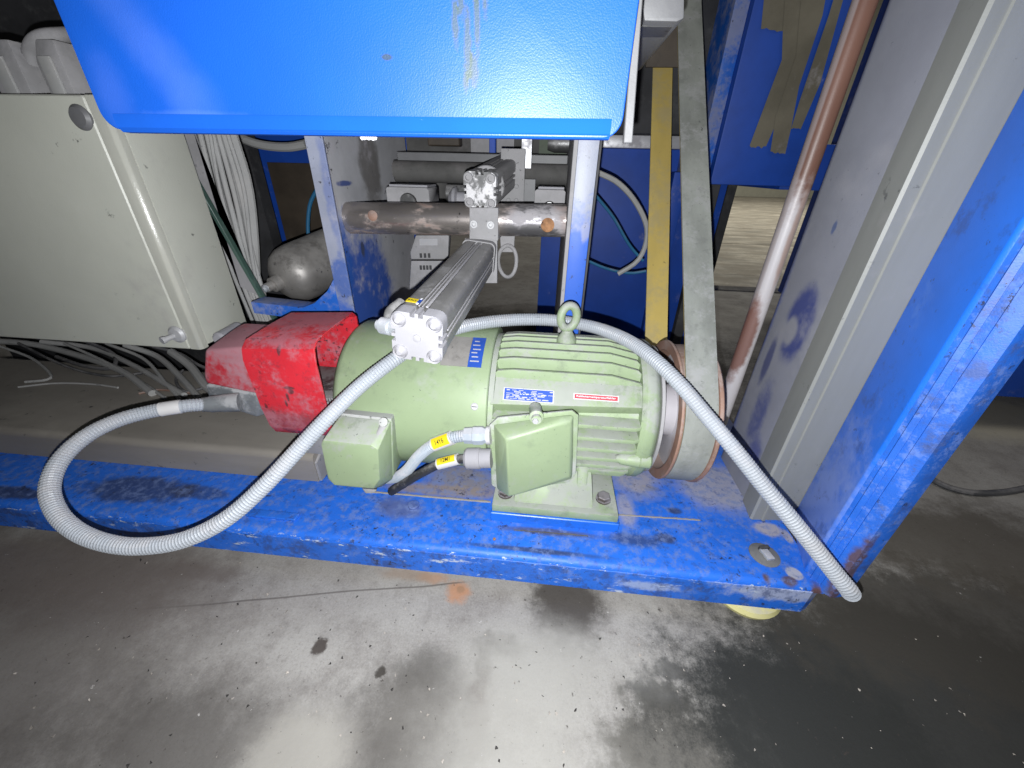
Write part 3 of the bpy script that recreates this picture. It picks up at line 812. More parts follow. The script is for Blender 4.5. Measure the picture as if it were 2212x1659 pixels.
# finned stator
bm = bm_new()
lathe(bm, (-0.104, YM, ZM), (1, 0, 0), [(0, 0.10), (0, 0.152), (0.010, 0.152), (0.012, 0.140), (0.020, 0.126), (0.30, 0.126), (0.306, 0.10)], 64)
body = obj('stator_body', bm, 'green', motor)
def fin(y_or_z, top=True):
    """one cooling fin: a thin plate standing off the core, its ends sloped"""
    bm = bm_new()
    r = 0.157
    if top:
        h = math.sqrt(max(r * r - (y_or_z - YM) ** 2, 0.0))
        z1 = ZM + h
        z0 = ZM + 0.05
        dz = 0.012
        pts = [(-0.098, 0, z0), (-0.098, 0, z1 - dz * 1.1), (-0.090, 0, z1 - 0.004), (-0.060, 0, z1), (0.135, 0, z1), (0.190, 0, z1 - dz), (0.206, 0, z1 - dz * 2.4), (0.206, 0, z0)]
        extrude_poly(bm, [(x, y_or_z - 0.004, z) for x, _, z in pts], (0, 0.008, 0), 0.0015, 2)
    else:
        h = math.sqrt(max(r * r - (y_or_z - ZM) ** 2, 0.0))
        y1 = YM - h
        y0 = YM - 0.05
        pts = [(-0.098, y0), (-0.098, y1 + 0.01), (-0.085, y1), (0.185, y1), (0.198, y1 + 0.006), (0.206, y1 + 0.02), (0.206, y0)]
        extrude_poly(bm, [(x, y, y_or_z - 0.0045) for x, y in pts], (0, 0, 0.009), 0.002, 2)
    return bm
for k in range(9):
    obj('cooling_fin', fin(YM - 0.094 + k * 0.0245), 'green', body)
for k in range(7):
    z = ZM + 0.040 - k * 0.0262
    obj('cooling_fin', fin(z, False), 'green', body)
# sloping flat pad with the plates
nrm = V((0, -0.70, 0.714)).normalized()
uu = V((0, 0.714, 0.70)).normalized()
pc = V((0.055, YM, ZM)) + V((0, -0.772, 0.636)) * 0.146
bm = bm_new()
hull(bm, [pc + V((dx, 0, 0)) + uu * du + nrm * dn for (dx, du, dn) in
          ((-0.155, 0.030, 0.0), (0.140, 0.030, 0.0), (0.150, 0.022, -0.03), (-0.155, 0.030, -0.05), (0.150, 0.03, -0.05),
           (-0.155, -0.036, 0.0), (0.145, -0.022, 0.0), (-0.155, -0.045, -0.04), (0.150, -0.030, -0.04))], 0.003, 2)
pad_o = obj('plate_pad', bm, 'green', motor)
bm = bm_new()
pp = pc + nrm * 0.0005 + V((-0.080, 0, 0)) + uu * (-0.013)
quad_plate(bm, pp, (1, 0.0, 0.0), uu, 0.100, 0.026, 0.0008)
np_ = obj('name_plate', bm, 'alu_bright', motor)
bm = bm_new()
quad_plate(bm, pp + nrm * 0.0008, (1, 0, 0), uu, 0.096, 0.023, 0.0004)
npb = obj('plate_field', bm, 'label_blue', np_)
bm = bm_new()
random.seed(3)
for row in range(6):
    x = -0.044
    v_ = 0.0085 - row * 0.0034
    while x < 0.042:
        w = random.uniform(0.004, 0.014)
        if random.random() < 0.72:
            quad_plate(bm, pp + nrm * 0.0012 + V((x + w / 2, 0, 0)) + uu * v_, (1, 0, 0), uu, w, random.choice((0.0012, 0.0022)), 0.0002)
        x += w + random.uniform(0.001, 0.005)
obj('plate_print', bm, 'ink_dim', np_)
bm = bm_new()
text_mesh(bm, 'kW   V   A', pp + nrm * 0.0013 + V((0.008, 0, 0)) + uu * 0.0012, (1, 0, 0), uu, 0.0032, 0.05, 0.0004)
obj('plate_lettering', bm, 'ink_white', np_)
rp = pc + nrm * 0.0005 + V((0.052, 0, 0)) + uu * (-0.008)
bm = bm_new()
quad_plate(bm, rp, (1, 0, 0), uu, 0.088, 0.0125, 0.0006)
rl = obj('sensor_sticker', bm, 'label_white', motor)
bm = bm_new()
quad_plate(bm, rp + nrm * 0.0006, (1, 0, 0), uu, 0.083, 0.0085, 0.0003)
obj('sticker_field', bm, 'label_red', rl)
bm = bm_new()
text_mesh(bm, 'Kaltleitertemperaturfühler', rp + nrm * 0.0010, (1, 0, 0), uu, 0.0052, 0.076, 0.0003, 0.012)
obj('sticker_lettering', bm, 'ink_white', rl)

# end shield with lugs
bm = bm_new()
lathe(bm, (0.196, YM, ZM), (1, 0, 0), [(0, 0.12), (0.0, 0.150), (0.008, 0.157), (0.022, 0.157), (0.030, 0.152), (0.038, 0.140), (0.044, 0.120), (0.046, 0.085), (0.050, 0.080), (0.056, 0.05), (0.056, 0.02)], 72)
shield = obj('end_shield', bm, 'green', motor)
for ang in (-14,):
    a = rad(ang)
    c = V((0.205, YM - 0.150 * math.cos(a), ZM + 0.150 * math.sin(a)))
    bm = bm_new()
    lathe(bm, c - V((0.045, 0, 0)), (1, 0, 0), [(0, 0.006), (0.01, 0.012), (0.045, 0.016), (0.046, 0.014), (0.048, 0.016), (0.066, 0.016), (0.070, 0.012)], 24)
    obj('shield_lug', bm, 'green', shield)
bm = bm_new()
lathe(bm, (0.235, YM, ZM), (1, 0, 0), [(0, 0.1), (0.0, 0.144), (0.006, 0.144), (0.008, 0.10)], 48)
obj('dusty_flange', bm, 'dustgrey', shield)
# foot
foot_pts = []
bm = bm_new()
box(bm, (-0.090, 0.590, 0.1465), (0.180, 0.960, 0.166), 0.003, 2)
foot = obj('motor_foot', bm, 'green', motor)
bm = bm_new()
hull(bm, [(-0.045, 0.603, 0.166), (0.128, 0.603, 0.166), (-0.045, 0.80, 0.166), (0.128, 0.80, 0.166), (-0.035, 0.665, 0.235), (0.12, 0.665, 0.235), (-0.035, 0.80, 0.26), (0.12, 0.80, 0.26)], 0.004, 2)
obj('foot_web', bm, 'green', foot)
bm = bm_new()
hull(bm, [(0.090, 0.622, 0.166), (0.112, 0.622, 0.166), (0.090, 0.70, 0.166), (0.112, 0.70, 0.166), (0.090, 0.650, 0.245), (0.112, 0.650, 0.245), (0.09, 0.70, 0.25), (0.112, 0.70, 0.25)], 0.002, 1)
obj('foot_rib', bm, 'green', foot)
for p in ((0.1518, 0.6349, 0.1670), (-0.0643, 0.6251, 0.1670)):
    bm = bm_new()
    lathe(bm, V(p) - V((0, 0, 0.001)), (0, 0, 1), [(0, 0.0165), (0.004, 0.0165)], 24)
    bolt_head(bm, V(p) + V((0, 0, 0.003)), (0, 0, 1), 0.0145, 0.009)
    obj('foot_bolt', bm, 'bolt', foot)
# lifting eye
ec = V((0.046, YM, 0.532))
bm = bm_new()
ring = []
for i in range(41):
    a = 2 * math.pi * i / 40
    ring.append(V((math.cos(a) * 0.0165, math.cos(a) * 0.006, math.sin(a) * 0.0245)))
t = bm_new()
for i in range(40):
    pass
pts = [ec + p for p in ring[:-1]]
n = 14
rings = []
for i, p in enumerate(pts):
    tg = (pts[(i + 1) % 40] - pts[i - 1]).normalized()
    nn = V((-0.34, 0.94, 0)).normalized()
    x = tg.cross(nn).normalized()
    rings.append([t.verts.new(p + (x * math.cos(2 * math.pi * k / n) + nn * math.sin(2 * math.pi * k / n)) * 0.0088) for k in range(n)])
for i in range(40):
    p, q = rings[i], rings[(i + 1) % 40]
    for k in range(n):
        t.faces.new((p[k], p[(k + 1) % n], q[(k + 1) % n], q[k]))
merge(bm, t)
lathe(bm, (ec.x, ec.y, 0.470), (0, 0, 1), [(0, 0.021), (0.012, 0.021), (0.018, 0.019), (0.028, 0.012), (0.034, 0.010)], 28)
obj('lifting_eye', bm, 'green', motor, smooth=60)
bm = bm_new()
box(bm, (0.024, YM - 0.022, 0.44), (0.068, YM + 0.022, 0.473), 0.003, 2)
obj('eye_boss', bm, 'green', motor)

# large terminal box with a wedge-shaped lid
bm = bm_new()
hull(bm, [(-0.0960, 0.6220, 0.3672), (0.0620, 0.6220, 0.4038), (0.0785, 0.6220, 0.2356), (-0.0888, 0.6220, 0.1921), (-0.0925, 0.7000, 0.3205), (0.0673, 0.7000, 0.3492), (0.0824, 0.7000, 0.1929), (-0.0863, 0.7000, 0.1448)], 0.003, 2)
tb = obj('terminal_box', bm, 'green_dusty', motor)
bm = bm_new()
hull(bm, [(-0.0986, 0.6140, 0.3592), (-0.0812, 0.6140, 0.3805), (0.0595, 0.6140, 0.4088), (0.0718, 0.6140, 0.3984), (0.0819, 0.6140, 0.2560), (0.0692, 0.6140, 0.2290), (-0.0735, 0.6140, 0.1880), (-0.0938, 0.6140, 0.2032),
          (-0.0964, 0.6060, 0.3629), (-0.0792, 0.6060, 0.3829), (0.0590, 0.6060, 0.4108), (0.0720, 0.6060, 0.4006), (0.0814, 0.6060, 0.2582), (0.0687, 0.6060, 0.2326), (-0.0725, 0.6060, 0.1919), (-0.0926, 0.6060, 0.2070)], 0.002, 2)
obj('lid_flange', bm, 'green_dusty', tb)
bm = bm_new()
hull(bm, [(-0.0881, 0.6050, 0.3676), (0.0629, 0.6050, 0.4057), (0.0769, 0.6050, 0.2460), (-0.0824, 0.6050, 0.1985), (-0.0585, 0.5600, 0.3669), (0.0584, 0.5920, 0.3944), (0.0675, 0.5920, 0.2620), (-0.0509, 0.5600, 0.2236)], 0.004, 3)
obj('box_lid', bm, 'green_clean', tb)
bm = bm_new()
ls = V((-0.0096, 0.5980, 0.4018))
lathe(bm, ls + V((0, 0.022, 0)), (0.10, -1, 0.05), [(0, 0.012), (0.022, 0.012), (0.026, 0.0135), (0.034, 0.0135), (0.036, 0.009), (0.044, 0.009)], 20)
obj('lid_screw_boss', bm, 'green_dusty', tb)
bm = bm_new()
bolt_head(bm, ls + V((0.002, -0.021, 0.001)), (0.10, -1, 0.05), 0.006, 0.005, 6)
obj('lid_screw', bm, 'bolt_dust', tb)

# small terminal box on the cowl
bm = bm_new()
hull(bm, [(-0.3843, 0.5850, 0.3794), (-0.2823, 0.5850, 0.3756), (-0.2986, 0.5850, 0.2264), (-0.4312, 0.5850, 0.1870), (-0.3955, 0.6600, 0.3549), (-0.3020, 0.6600, 0.3535), (-0.3047, 0.6600, 0.2131), (-0.4339, 0.6600, 0.1852)], 0.005, 3)
tb2 = obj('small_terminal_box', bm, 'green_dusty', motor)
bm = bm_new()
hull(bm, [(-0.3841, 0.5820, 0.3771), (-0.2824, 0.5820, 0.3733), (-0.2988, 0.5820, 0.2240), (-0.3280, 0.5820, 0.1968), (-0.4176, 0.5820, 0.1942), (-0.4280, 0.5820, 0.2143),
          (-0.3949, 0.5300, 0.3555), (-0.3044, 0.5300, 0.3528), (-0.2910, 0.5300, 0.3434), (-0.2996, 0.5300, 0.2699), (-0.3167, 0.5300, 0.2436), (-0.3965, 0.5300, 0.2439), (-0.4064, 0.5300, 0.2599), (-0.4009, 0.5300, 0.3452)], 0.003, 2)
lid2 = obj('small_box_lid', bm, 'green', tb2)
bm = bm_new()
a, b = V((-0.2938, 0.5760, 0.3668)), V((-0.3046, 0.5340, 0.3410))
sweep(bm, [a, a.lerp(b, 0.5), b], 0.0085, 16)
obj('screw_channel', bm, 'dustgrey', tb2)
bm = bm_new()
d = (a - b).normalized()
lathe(bm, V((-0.2895, 0.5660, 0.3806)), V((0.0, -0.8, 0.6)), [(0, 0.0085), (0.003, 0.0085), (0.004, 0.006)], 16)
obj('lid_screw', bm, 'green_dusty', tb2)
bm = bm_new()
hull(bm, [(-0.3525, 0.5500, 0.2210), (-0.3201, 0.5500, 0.2211), (-0.3470, 0.5500, 0.2074), (-0.3308, 0.5500, 0.2094), (-0.3742, 0.5850, 0.1883), (-0.3396, 0.5850, 0.1898)], 0.002, 2)
obj('cable_entry', bm, 'dustgrey', tb2)

# cable glands on the large terminal box
g1a, g1b = V((-0.0965, 0.6000, 0.3439)), V((-0.1445, 0.6000, 0.3392))
g2a, g2b = V((-0.0909, 0.5970, 0.2888)), V((-0.1470, 0.5970, 0.2828))
bm = bm_new()
lathe(bm, g1a, (g1b - g1a), [(0, 0.015), (0.008, 0.016), (0.012, 0.019), (0.030, 0.019), (0.031, 0.0175), (0.048, 0.0165)], 8)
obj('cable_gland', bm, 'conduit_small', tb)
bm = bm_new()
lathe(bm, g1a + V((0.004, 0, 0)), (g1b - g1a), [(0, 0.018), (0.008, 0.018)], 28)
obj('gland_ring', bm, 'alu_bright', tb)
bm = bm_new()
lathe(bm, g2a, (g2b - g2a), [(0, 0.020), (0.022, 0.020), (0.023, 0.022), (0.050, 0.0215), (0.055, 0.017)], 28)
obj('cable_gland', bm, 'white_dusty', tb)

# ================================================================== CABLES OF THE MOTOR
def tagged_cable(name, pts, r, material, label, ribbed=None):
    root = thing(name, (pts[0][0], pts[0][1], 0.122), label, 'cable')
    bm = bm_new()
    if ribbed:
        P = spline(pts, ribbed / 2)
        sweep(bm, P, lambda i: r * (1.0 if i % 2 else 0.86), 14)
    else:
        P = spline(pts, 0.008)
        sweep(bm, P, r, 12)
    obj('cable_sheath', bm, material, root, smooth=0 if ribbed else 50)
    return root, P
pts1 = [g1b + V((0.004, 0, 0)), (-0.1720, 0.6000, 0.3297), (-0.2114, 0.6000, 0.3072), (-0.2453, 0.6050, 0.2718), (-0.2795, 0.6150, 0.2211), (-0.3128, 0.6300, 0.1833), (-0.3551, 0.6600, 0.1449)]
c1, P1 = tagged_cable('corrugated_cable', pts1, 0.0125, 'conduit_small', 'short grey corrugated cable with yellow 14Y6 tag entering the large terminal box', 0.0050)
pts2 = [g2b + V((0.004, 0, 0)), (-0.1646, 0.5970, 0.2773), (-0.1995, 0.5970, 0.2624), (-0.2484, 0.6000, 0.2249), (-0.2881, 0.6050, 0.1889), (-0.3229, 0.6100, 0.1561)]
c2, P2_ = tagged_cable('black_cable', pts2, 0.0095, 'black', 'black rubber cable with yellow 12M1 tag below the grey corrugated one')

def sleeve(root, P, i0, i1, r, material, text, tw, th, arc0=20, arc1=100):
    """white marker sleeve round a cable with a yellow printed window"""
    seg = [P[i0].lerp(P[i1], j / 6) for j in range(7)]
    bow = P[(i0 + i1) // 2] - (P[i0] + P[i1]) / 2
    seg = [p + bow * 0.5 for p in seg]
    bm = bm_new()
    sweep(bm, seg, r, 24)
    sl = obj('marker_sleeve', bm, 'label_white', root)
    d = (seg[-1] - seg[0])
    mid = (seg[0] + seg[-1]) / 2
    right = -d.normalized()
    if right.x < 0:
        right = -right
    to_cam = (V((0, 0, CAM_H)) - mid)
    upv = (V((0, 0, 1)) - right * right.z).normalized()
    nn = right.cross(upv).normalized()
    if nn.dot(to_cam) < 0:
        nn = -nn
    # curved yellow window wrapped on the sleeve
    L = d.length
    bm = bm_new()
    rows = []
    N_ = 8
    for i in range(N_ + 1):
        a = rad(arc0 + (arc1 - arc0) * i / N_)
        off = nn * math.cos(a) + upv * math.sin(a)
        rows.append([bm.verts.new(mid + right * sx * L * 0.43 + off * (r + 0.0006)) for sx in (-1, 1)])
    for p, q in zip(rows, rows[1:]):
        bm.faces.new((p[0], p[1], q[1], q[0]))
    obj('yellow_window', bm, 'label_yellow', sl)
    bm = bm_new()
    a = rad((arc0 + arc1) / 2)
    off = nn * math.cos(a) + upv * math.sin(a)
    u2 = (upv * math.cos(a) - nn * math.sin(a))
    text_mesh(bm, text, mid + off * (r + 0.0012), right, u2, th, tw, 0.0, 0.01)
    obj('tag_lettering', bm, 'ink', sl)
k0 = int(len(P1) * 0.10)
k1 = int(len(P1) * 0.25)
sleeve(c1, P1, k0, k1, 0.0144, 'label_white', '14Y6', 0.019, 0.0095, -10, 80)
k0 = int(len(P2_) * 0.10)
k1 = int(len(P2_) * 0.30)
sleeve(c2, P2_, k0, k1, 0.0118, 'label_white', '12M1', 0.020, 0.0085, 25, 95)

# ================================================================== PULLEY AND BELT
PX0, PX1 = 0.272, 0.338
pul = thing('belt_pulley', (0.305, YM, ZM - 0.155), 'large brown-rimmed belt pulley on the end of the motor shaft', 'pulley')
RP = 0.150
bm = bm_new()
lathe(bm, (PX0, YM, ZM), (1, 0, 0), [(0.0, 0.136), (-0.004, 0.136), (-0.004, RP + 0.006), (-0.001, RP + 0.008), (0.0015, RP + 0.007), (0.003, RP - 0.001), (0.033, RP), (0.0635, RP - 0.001), (0.065, RP + 0.008), (0.071, RP + 0.009), (0.074, RP + 0.006), (0.074, 0.136), (0.040, 0.132), (0.040, 0.130), (0.026, 0.130), (0.026, 0.132), (0.0, 0.136)], 96, caps=False)
obj('pulley_rim', bm, 'pulley_rim', pul)
bm = bm_new()
lathe(bm, (PX0, YM, ZM), (1, 0, 0), [(0.0, 0.02), (-0.006, 0.05), (-0.004, 0.056), (0.020, 0.060), (0.024, 0.07), (0.026, 0.1335), (0.040, 0.1335), (0.044, 0.07), (0.06, 0.055), (0.06, 0.02)], 64)
obj('pulley_web', bm, 'pulley', pul)
bm = bm_new()
lathe(bm, (0.2525, YM, ZM), (1, 0, 0), [(0, 0.026), (0.0125, 0.026)], 32)
obj('shaft', bm, 'steel_dark', pul)
# upper pulley, mostly hidden behind the hood bracket
Y2, Z2, R2 = 1.600, 1.290, 0.092
up_p = thing('upper_pulley', (0.305, Y2, Z2 - R2), 'small steel pulley holding the top of the flat belt', 'pulley')
bm = bm_new()
lathe(bm, (PX0 + 0.002, Y2, Z2), (1, 0, 0), [(0, 0.02), (0, R2 + 0.003), (0.006, R2 - 0.001), (0.056, R2 - 0.001), (0.062, R2 + 0.003), (0.062, 0.02)], 48)
obj('pulley_drum', bm, 'steel_dark', up_p)
bm = bm_new()
lathe(bm, (PX0 - 0.05, Y2, Z2), (1, 0, 0), [(0, 0.018), (0.05, 0.018)], 24)
obj('shaft_end', bm, 'steel_dark', up_p)
# belt loop = open-belt tangents round both pulleys
def belt_path(c1, r1, c2, r2, n1=40, n2=24):
    dx, dz = c2[0] - c1[0], c2[1] - c1[1]
    D = math.hypot(dx, dz)
    th = math.atan2(dz, dx)
    al = math.acos((r1 - r2) / D)
    out = []
    a0, a1 = th + al, th + 2 * math.pi - al
    for i in range(n1 + 1):
        a = a0 + (a1 - a0) * i / n1
        out.append((c1[0] + r1 * math.cos(a), c1[1] + r1 * math.sin(a)))
    b0, b1 = th - al, th + al
    last = out[-1]
    first2 = (c2[0] + r2 * math.cos(b0), c2[1] + r2 * math.sin(b0))
    for i in range(1, 12):
        t = i / 12
        out.append((last[0] + (first2[0] - last[0]) * t, last[1] + (first2[1] - last[1]) * t))
    for i in range(n2 + 1):
        a = b0 + (b1 - b0) * i / n2
        out.append((c2[0] + r2 * math.cos(a), c2[1] + r2 * math.sin(a)))
    last = out[-1]
    for i in range(1, 12):
        t = i / 12
        out.append((last[0] + (out[0][0] - last[0]) * t, last[1] + (out[0][1] - last[1]) * t))
    return out
def belt_layer(r_in, r_out, x0, x1):
    bm = bm_new()
    A = belt_path((YM, ZM), RP + r_in, (Y2, Z2), R2 + r_in)
    B = belt_path((YM, ZM), RP + r_out, (Y2, Z2), R2 + r_out)
    va = [[bm.verts.new((x, p[0], p[1])) for x in (x0, x1)] for p in A]
    vb = [[bm.verts.new((x, p[0], p[1])) for x in (x0, x1)] for p in B]
    n = len(A)
    for i in range(n):
        j = (i + 1) % n
        bm.faces.new((va[i][0], va[j][0], va[j][1], va[i][1]))
        bm.faces.new((vb[i][0], vb[i][1], vb[j][1], vb[j][0]))
        bm.faces.new((va[i][0], vb[i][0], vb[j][0], va[j][0]))
        bm.faces.new((va[i][1], va[j][1], vb[j][1], vb[i][1]))
    return bm
cov = thing('belt_cover', (0.30, 1.47, 1.05), 'dark brown plate hiding the top of the yellow belt run', 'cover')
bm = bm_new()
box(bm, (0.235, 1.445, 1.062), (0.352, 1.452, 1.34), 0.001, 1)
obj('cover_plate', bm, 'brown_dark', cov)
belt = thing('flat_drive_belt', (0.305, YM, ZM - 0.16), 'wide flat drive belt, grey outside and yellow inside, running up from pulley', 'belt')
obj('grey_outer_layer', belt_layer(0.0032, 0.0058, 0.2755, 0.3350), 'belt', belt)
obj('yellow_inner_layer', belt_layer(0.0004, 0.0031, 0.2757, 0.3348), 'belt_in', belt)

# ================================================================== RED GUARD AND CONNECTOR
red = thing('red_guard', (-0.5, 0.68, 0.202), 'red dusty bent-sheet guard between the motor cowl and conduit', 'guard')
X0, X1 = -0.570, -0.424
sec = [(0.640, 0.280), (0.622, 0.292), (0.612, 0.315), (0.608, 0.36), (0.606, 0.470), (0.612, 0.496), (0.628, 0.508), (0.70, 0.512), (0.775, 0.512), (0.790, 0.498), (0.792, 0.33)]
def shell_section(bm, sec, x0, x1, th):
    P2 = [V(p) for p in sec]
    inn = []
    for i in range(len(P2)):
        d = (P2[min(i + 1, len(P2) - 1)] - P2[max(i - 1, 0)]).normalized()
        inn.append(P2[i] + V((d.y, -d.x)) * th)
    poly = [(x0, p.x, p.y) for p in P2] + [(x0, p.x, p.y) for p in reversed(inn)]
    t = bm_new()
    n = len(P2)
    vo0 = [t.verts.new((x0, p.x, p.y)) for p in P2]
    vo1 = [t.verts.new((x1, p.x, p.y)) for p in P2]
    vi0 = [t.verts.new((x0, p.x, p.y)) for p in inn]
    vi1 = [t.verts.new((x1, p.x, p.y)) for p in inn]
    for i in range(n - 1):
        t.faces.new((vo0[i], vo0[i + 1], vo1[i + 1], vo1[i]))
        t.faces.new((vi0[i], vi1[i], vi1[i + 1], vi0[i + 1]))
        t.faces.new((vo0[i], vi0[i], vi0[i + 1], vo0[i + 1]))
        t.faces.new((vo1[i], vo1[i + 1], vi1[i + 1], vi1[i]))
    t.faces.new((vo0[0], vo1[0], vi1[0], vi0[0]))
    t.faces.new((vo0[-1], vi0[-1], vi1[-1], vo1[-1]))
    bmesh.ops.recalc_face_normals(t, faces=list(t.faces))
    bmesh.ops.bevel(t, geom=[e for e in t.edges if len(e.link_faces) == 2 and e.calc_face_angle(0) > rad(60)], offset=0.0008, segments=1, affect='EDGES')
    merge(bm, t)
bm = bm_new()
shell_section(bm, sec, X0, X1, 0.005)
# a slanted cut at both lower front corners and a flared left edge
for v in bm.verts:
    if v.co.z < 0.40 and v.co.y < 0.70:
        f = (0.40 - v.co.z) / 0.12
        if v.co.x > -0.5:
            v.co.x -= 0.012 * f * f
        else:
            v.co.x += 0.004 * f
    if v.co.z > 0.49:
        v.co.z += (v.co.x + 0.5) * 0.06
obj('guard_sheet', bm, 'red', red, smooth=40)
# black finned core inside the guard
core = thing('brake_core', (-0.47, 0.70, 0.202), 'black perforated drive unit showing between red guard and cowl', 'brake')
bm = bm_new()
hull(bm, [(-0.56, 0.635, 0.33), (-0.425, 0.635, 0.33), (-0.56, 0.635, 0.385), (-0.425, 0.635, 0.385), (-0.56, 0.78, 0.30), (-0.425, 0.78, 0.30), (-0.56, 0.78, 0.375), (-0.425, 0.78, 0.375)], 0.004, 2)
cb = obj('core_body', bm, 'black', core)
for i in range(5):
    for j in range(4):
        bm = bm_new()
        box(bm, (-0.446 + j * 0.006, 0.6335, 0.338 + i * 0.009), (-0.4425 + j * 0.006, 0.6352, 0.344 + i * 0.009))
        obj('grille_bar', bm, 'dustgrey', cb)
bm = bm_new()
box(bm, (-0.55, 0.66, 0.2025), (-0.44, 0.84, 0.30), 0.004, 2)
obj('core_foot', bm, 'dustgrey', core)

conn = thing('connector_housing', (-0.64, 0.69, 0.202), 'dusty red-topped grey connector housing left of the red guard', 'connector')
bm = bm_new()
hull(bm, [(-0.7021, 0.6650, 0.4565), (-0.5815, 0.6650, 0.4728), (-0.7269, 0.6550, 0.3807), (-0.6098, 0.6550, 0.3623), (-0.7169, 0.6900, 0.4488), (-0.5984, 0.6900, 0.4630), (-0.70, 0.78, 0.475), (-0.565, 0.78, 0.475), (-0.72, 0.78, 0.38), (-0.565, 0.78, 0.38)], 0.006, 3)
obj('red_cover', bm, 'red_dusty', conn)
bm = bm_new()
hull(bm, [(-0.7267, 0.6560, 0.3779), (-0.6115, 0.6560, 0.3592), (-0.7372, 0.6600, 0.3321), (-0.6907, 0.6600, 0.3139), (-0.6345, 0.6600, 0.2964), (-0.70, 0.77, 0.378), (-0.575, 0.77, 0.378), (-0.68, 0.77, 0.31), (-0.575, 0.77, 0.29)], 0.005, 3)
hb = obj('grey_housing', bm, 'grey_cast', conn)
ga, gb = V((-0.6509, 0.6500, 0.3431)), V((-0.7171, 0.6250, 0.3460))
bm = bm_new()
d = gb - ga
L = d.length
lathe(bm, ga, d, [(0, 0.021), (L * 0.45, 0.0195), (L * 0.5, 0.0185), (L * 0.78, 0.018), (L * 0.82, 0.0165), (L, 0.015)], 20)
obj('cable_gland', bm, 'grey_cast', conn)

# ================================================================== LONG GREY CONDUIT
cpts = [ga.lerp(gb, 0.9), (-0.7307, 0.6004, 0.3569), (-0.7766, 0.5737, 0.3577), (-0.8122, 0.5360, 0.3578), (-0.8339, 0.4917, 0.3499), (-0.8408, 0.4457, 0.3307), (-0.8223, 0.4033, 0.3076), (-0.7844, 0.3737, 0.2839),
        (-0.7362, 0.3566, 0.2663), (-0.6795, 0.3494, 0.2568), (-0.6233, 0.3529, 0.2541), (-0.5597, 0.3669, 0.2627), (-0.5002, 0.3945, 0.2880), (-0.4503, 0.4332, 0.3284), (-0.4067, 0.4741, 0.3736), (-0.3614, 0.5160, 0.4203),
        (-0.3190, 0.5644, 0.4587), (-0.2757, 0.6160, 0.4863), (-0.2414, 0.6782, 0.4992), (-0.1940, 0.7325, 0.5063), (-0.1385, 0.7762, 0.5077), (-0.0714, 0.8075, 0.5077), (-0.0002, 0.8262, 0.5051), (0.0621, 0.8270, 0.5008),
        (0.1212, 0.8023, 0.4985), (0.1721, 0.7480, 0.4963), (0.2105, 0.6834, 0.4880), (0.2474, 0.6288, 0.4670), (0.2901, 0.5833, 0.4305), (0.3341, 0.5475, 0.3907), (0.3788, 0.5157, 0.3476), (0.4232, 0.4873, 0.3065),
        (0.4654, 0.4635, 0.2657), (0.4965, 0.4468, 0.2351), (0.5167, 0.4377, 0.2158), (0.5284, 0.4381, 0.2024)]
cond = thing('flexible_conduit', (-0.3, 0.5, 0.122), 'long grey ribbed conduit looping from red connector over motor to lower right', 'conduit')
bm = bm_new()
P = spline(cpts, 0.0017)
sweep(bm, P, lambda i: (0.0129, 0.0138, 0.0129)[i % 3], 16)
obj('ribbed_hose', bm, 'conduit', cond, smooth=0)
bm = bm_new()
seg = [p for p in P if (p - V((-0.7513, 0.5880, 0.3585))).length < 0.018]
sweep(bm, seg, 0.0145, 16)
obj('marker_sleeve', bm, 'label_white', cond)

# ================================================================== HOOD
hood = thing('blue_hood', (-0.24, 0.5, 0.83), 'big glossy blue sheet hood with rounded lower corners across the top', 'hood')
HX0, HX1, HZ = -0.541, 0.0665, 0.830
def rounded_panel(bm, x0, x1, z0, z1, y, th, r, tilt=0.0):
    pts = []
    n = 8
    for i in range(n + 1):
        a = rad(180 + 90 * i / n)
        pts.append((x0 + r + r * math.cos(a), z0 + r + r * math.sin(a)))
    for i in range(n + 1):
        a = rad(270 + 90 * i / n)
        pts.append((x1 - r + r * math.cos(a), z0 + r + r * math.sin(a)))
    pts += [(x1, z1), (x0, z1)]
    extrude_poly(bm, [(x, y, z) for x, z in pts], (0, th, 0), 0.0025, 3)
bm = bm_new()
rounded_panel(bm, HX0, HX1, HZ, 1.35, 0.5, 0.018, 0.020)
# gently rolled lower edge
obj('front_panel', bm, 'hood', hood)
bm = bm_new()
t = bm_new()
for (yy, zz) in ():
    pass
t.free()
sec = [(0.4985, HZ + 0.0165), (0.4975, HZ + 0.012), (0.4985, HZ + 0.003), (0.503, HZ - 0.0015), (0.514, HZ - 0.002), (0.514, HZ + 0.001), (0.5025, HZ + 0.003), (0.5005, HZ + 0.012), (0.5002, HZ + 0.0165)]
extrude_poly(bm, [(HX0 + 0.018, y, z) for y, z in sec], (HX1 - HX0 - 0.030, 0, 0))
for v in bm.verts:
    v.co.z += 0.0012 * math.sin(v.co.x * 37)
obj('rolled_edge', bm, 'hood_trim', hood)
bm = bm_new()
box(bm, (HX0 + 0.01, 0.52, 0.86), (HX0 + 0.014, 0.95, 1.35))
obj('side_return', bm, 'hood', hood)
bm = bm_new()
box(bm, (HX0 + 0.012, 0.60, 0.92), (HX1 - 0.02, 1.0, 0.926))
obj('inner_shelf', bm, 'dark', hood)
# white foam remnant under the edge
bm = bm_new()
for i in range(7):
    lathe(bm, V((-0.2322, 0.5200, 0.8275)) + V((i * 0.0027, 0, random.uniform(-0.001, 0.001))), (0, 0, 1), [(-0.002, 0.001), (0, 0.0022), (0.003, 0.0022)], 7)
obj('foam_crumbs', bm, 'ink_white', hood)
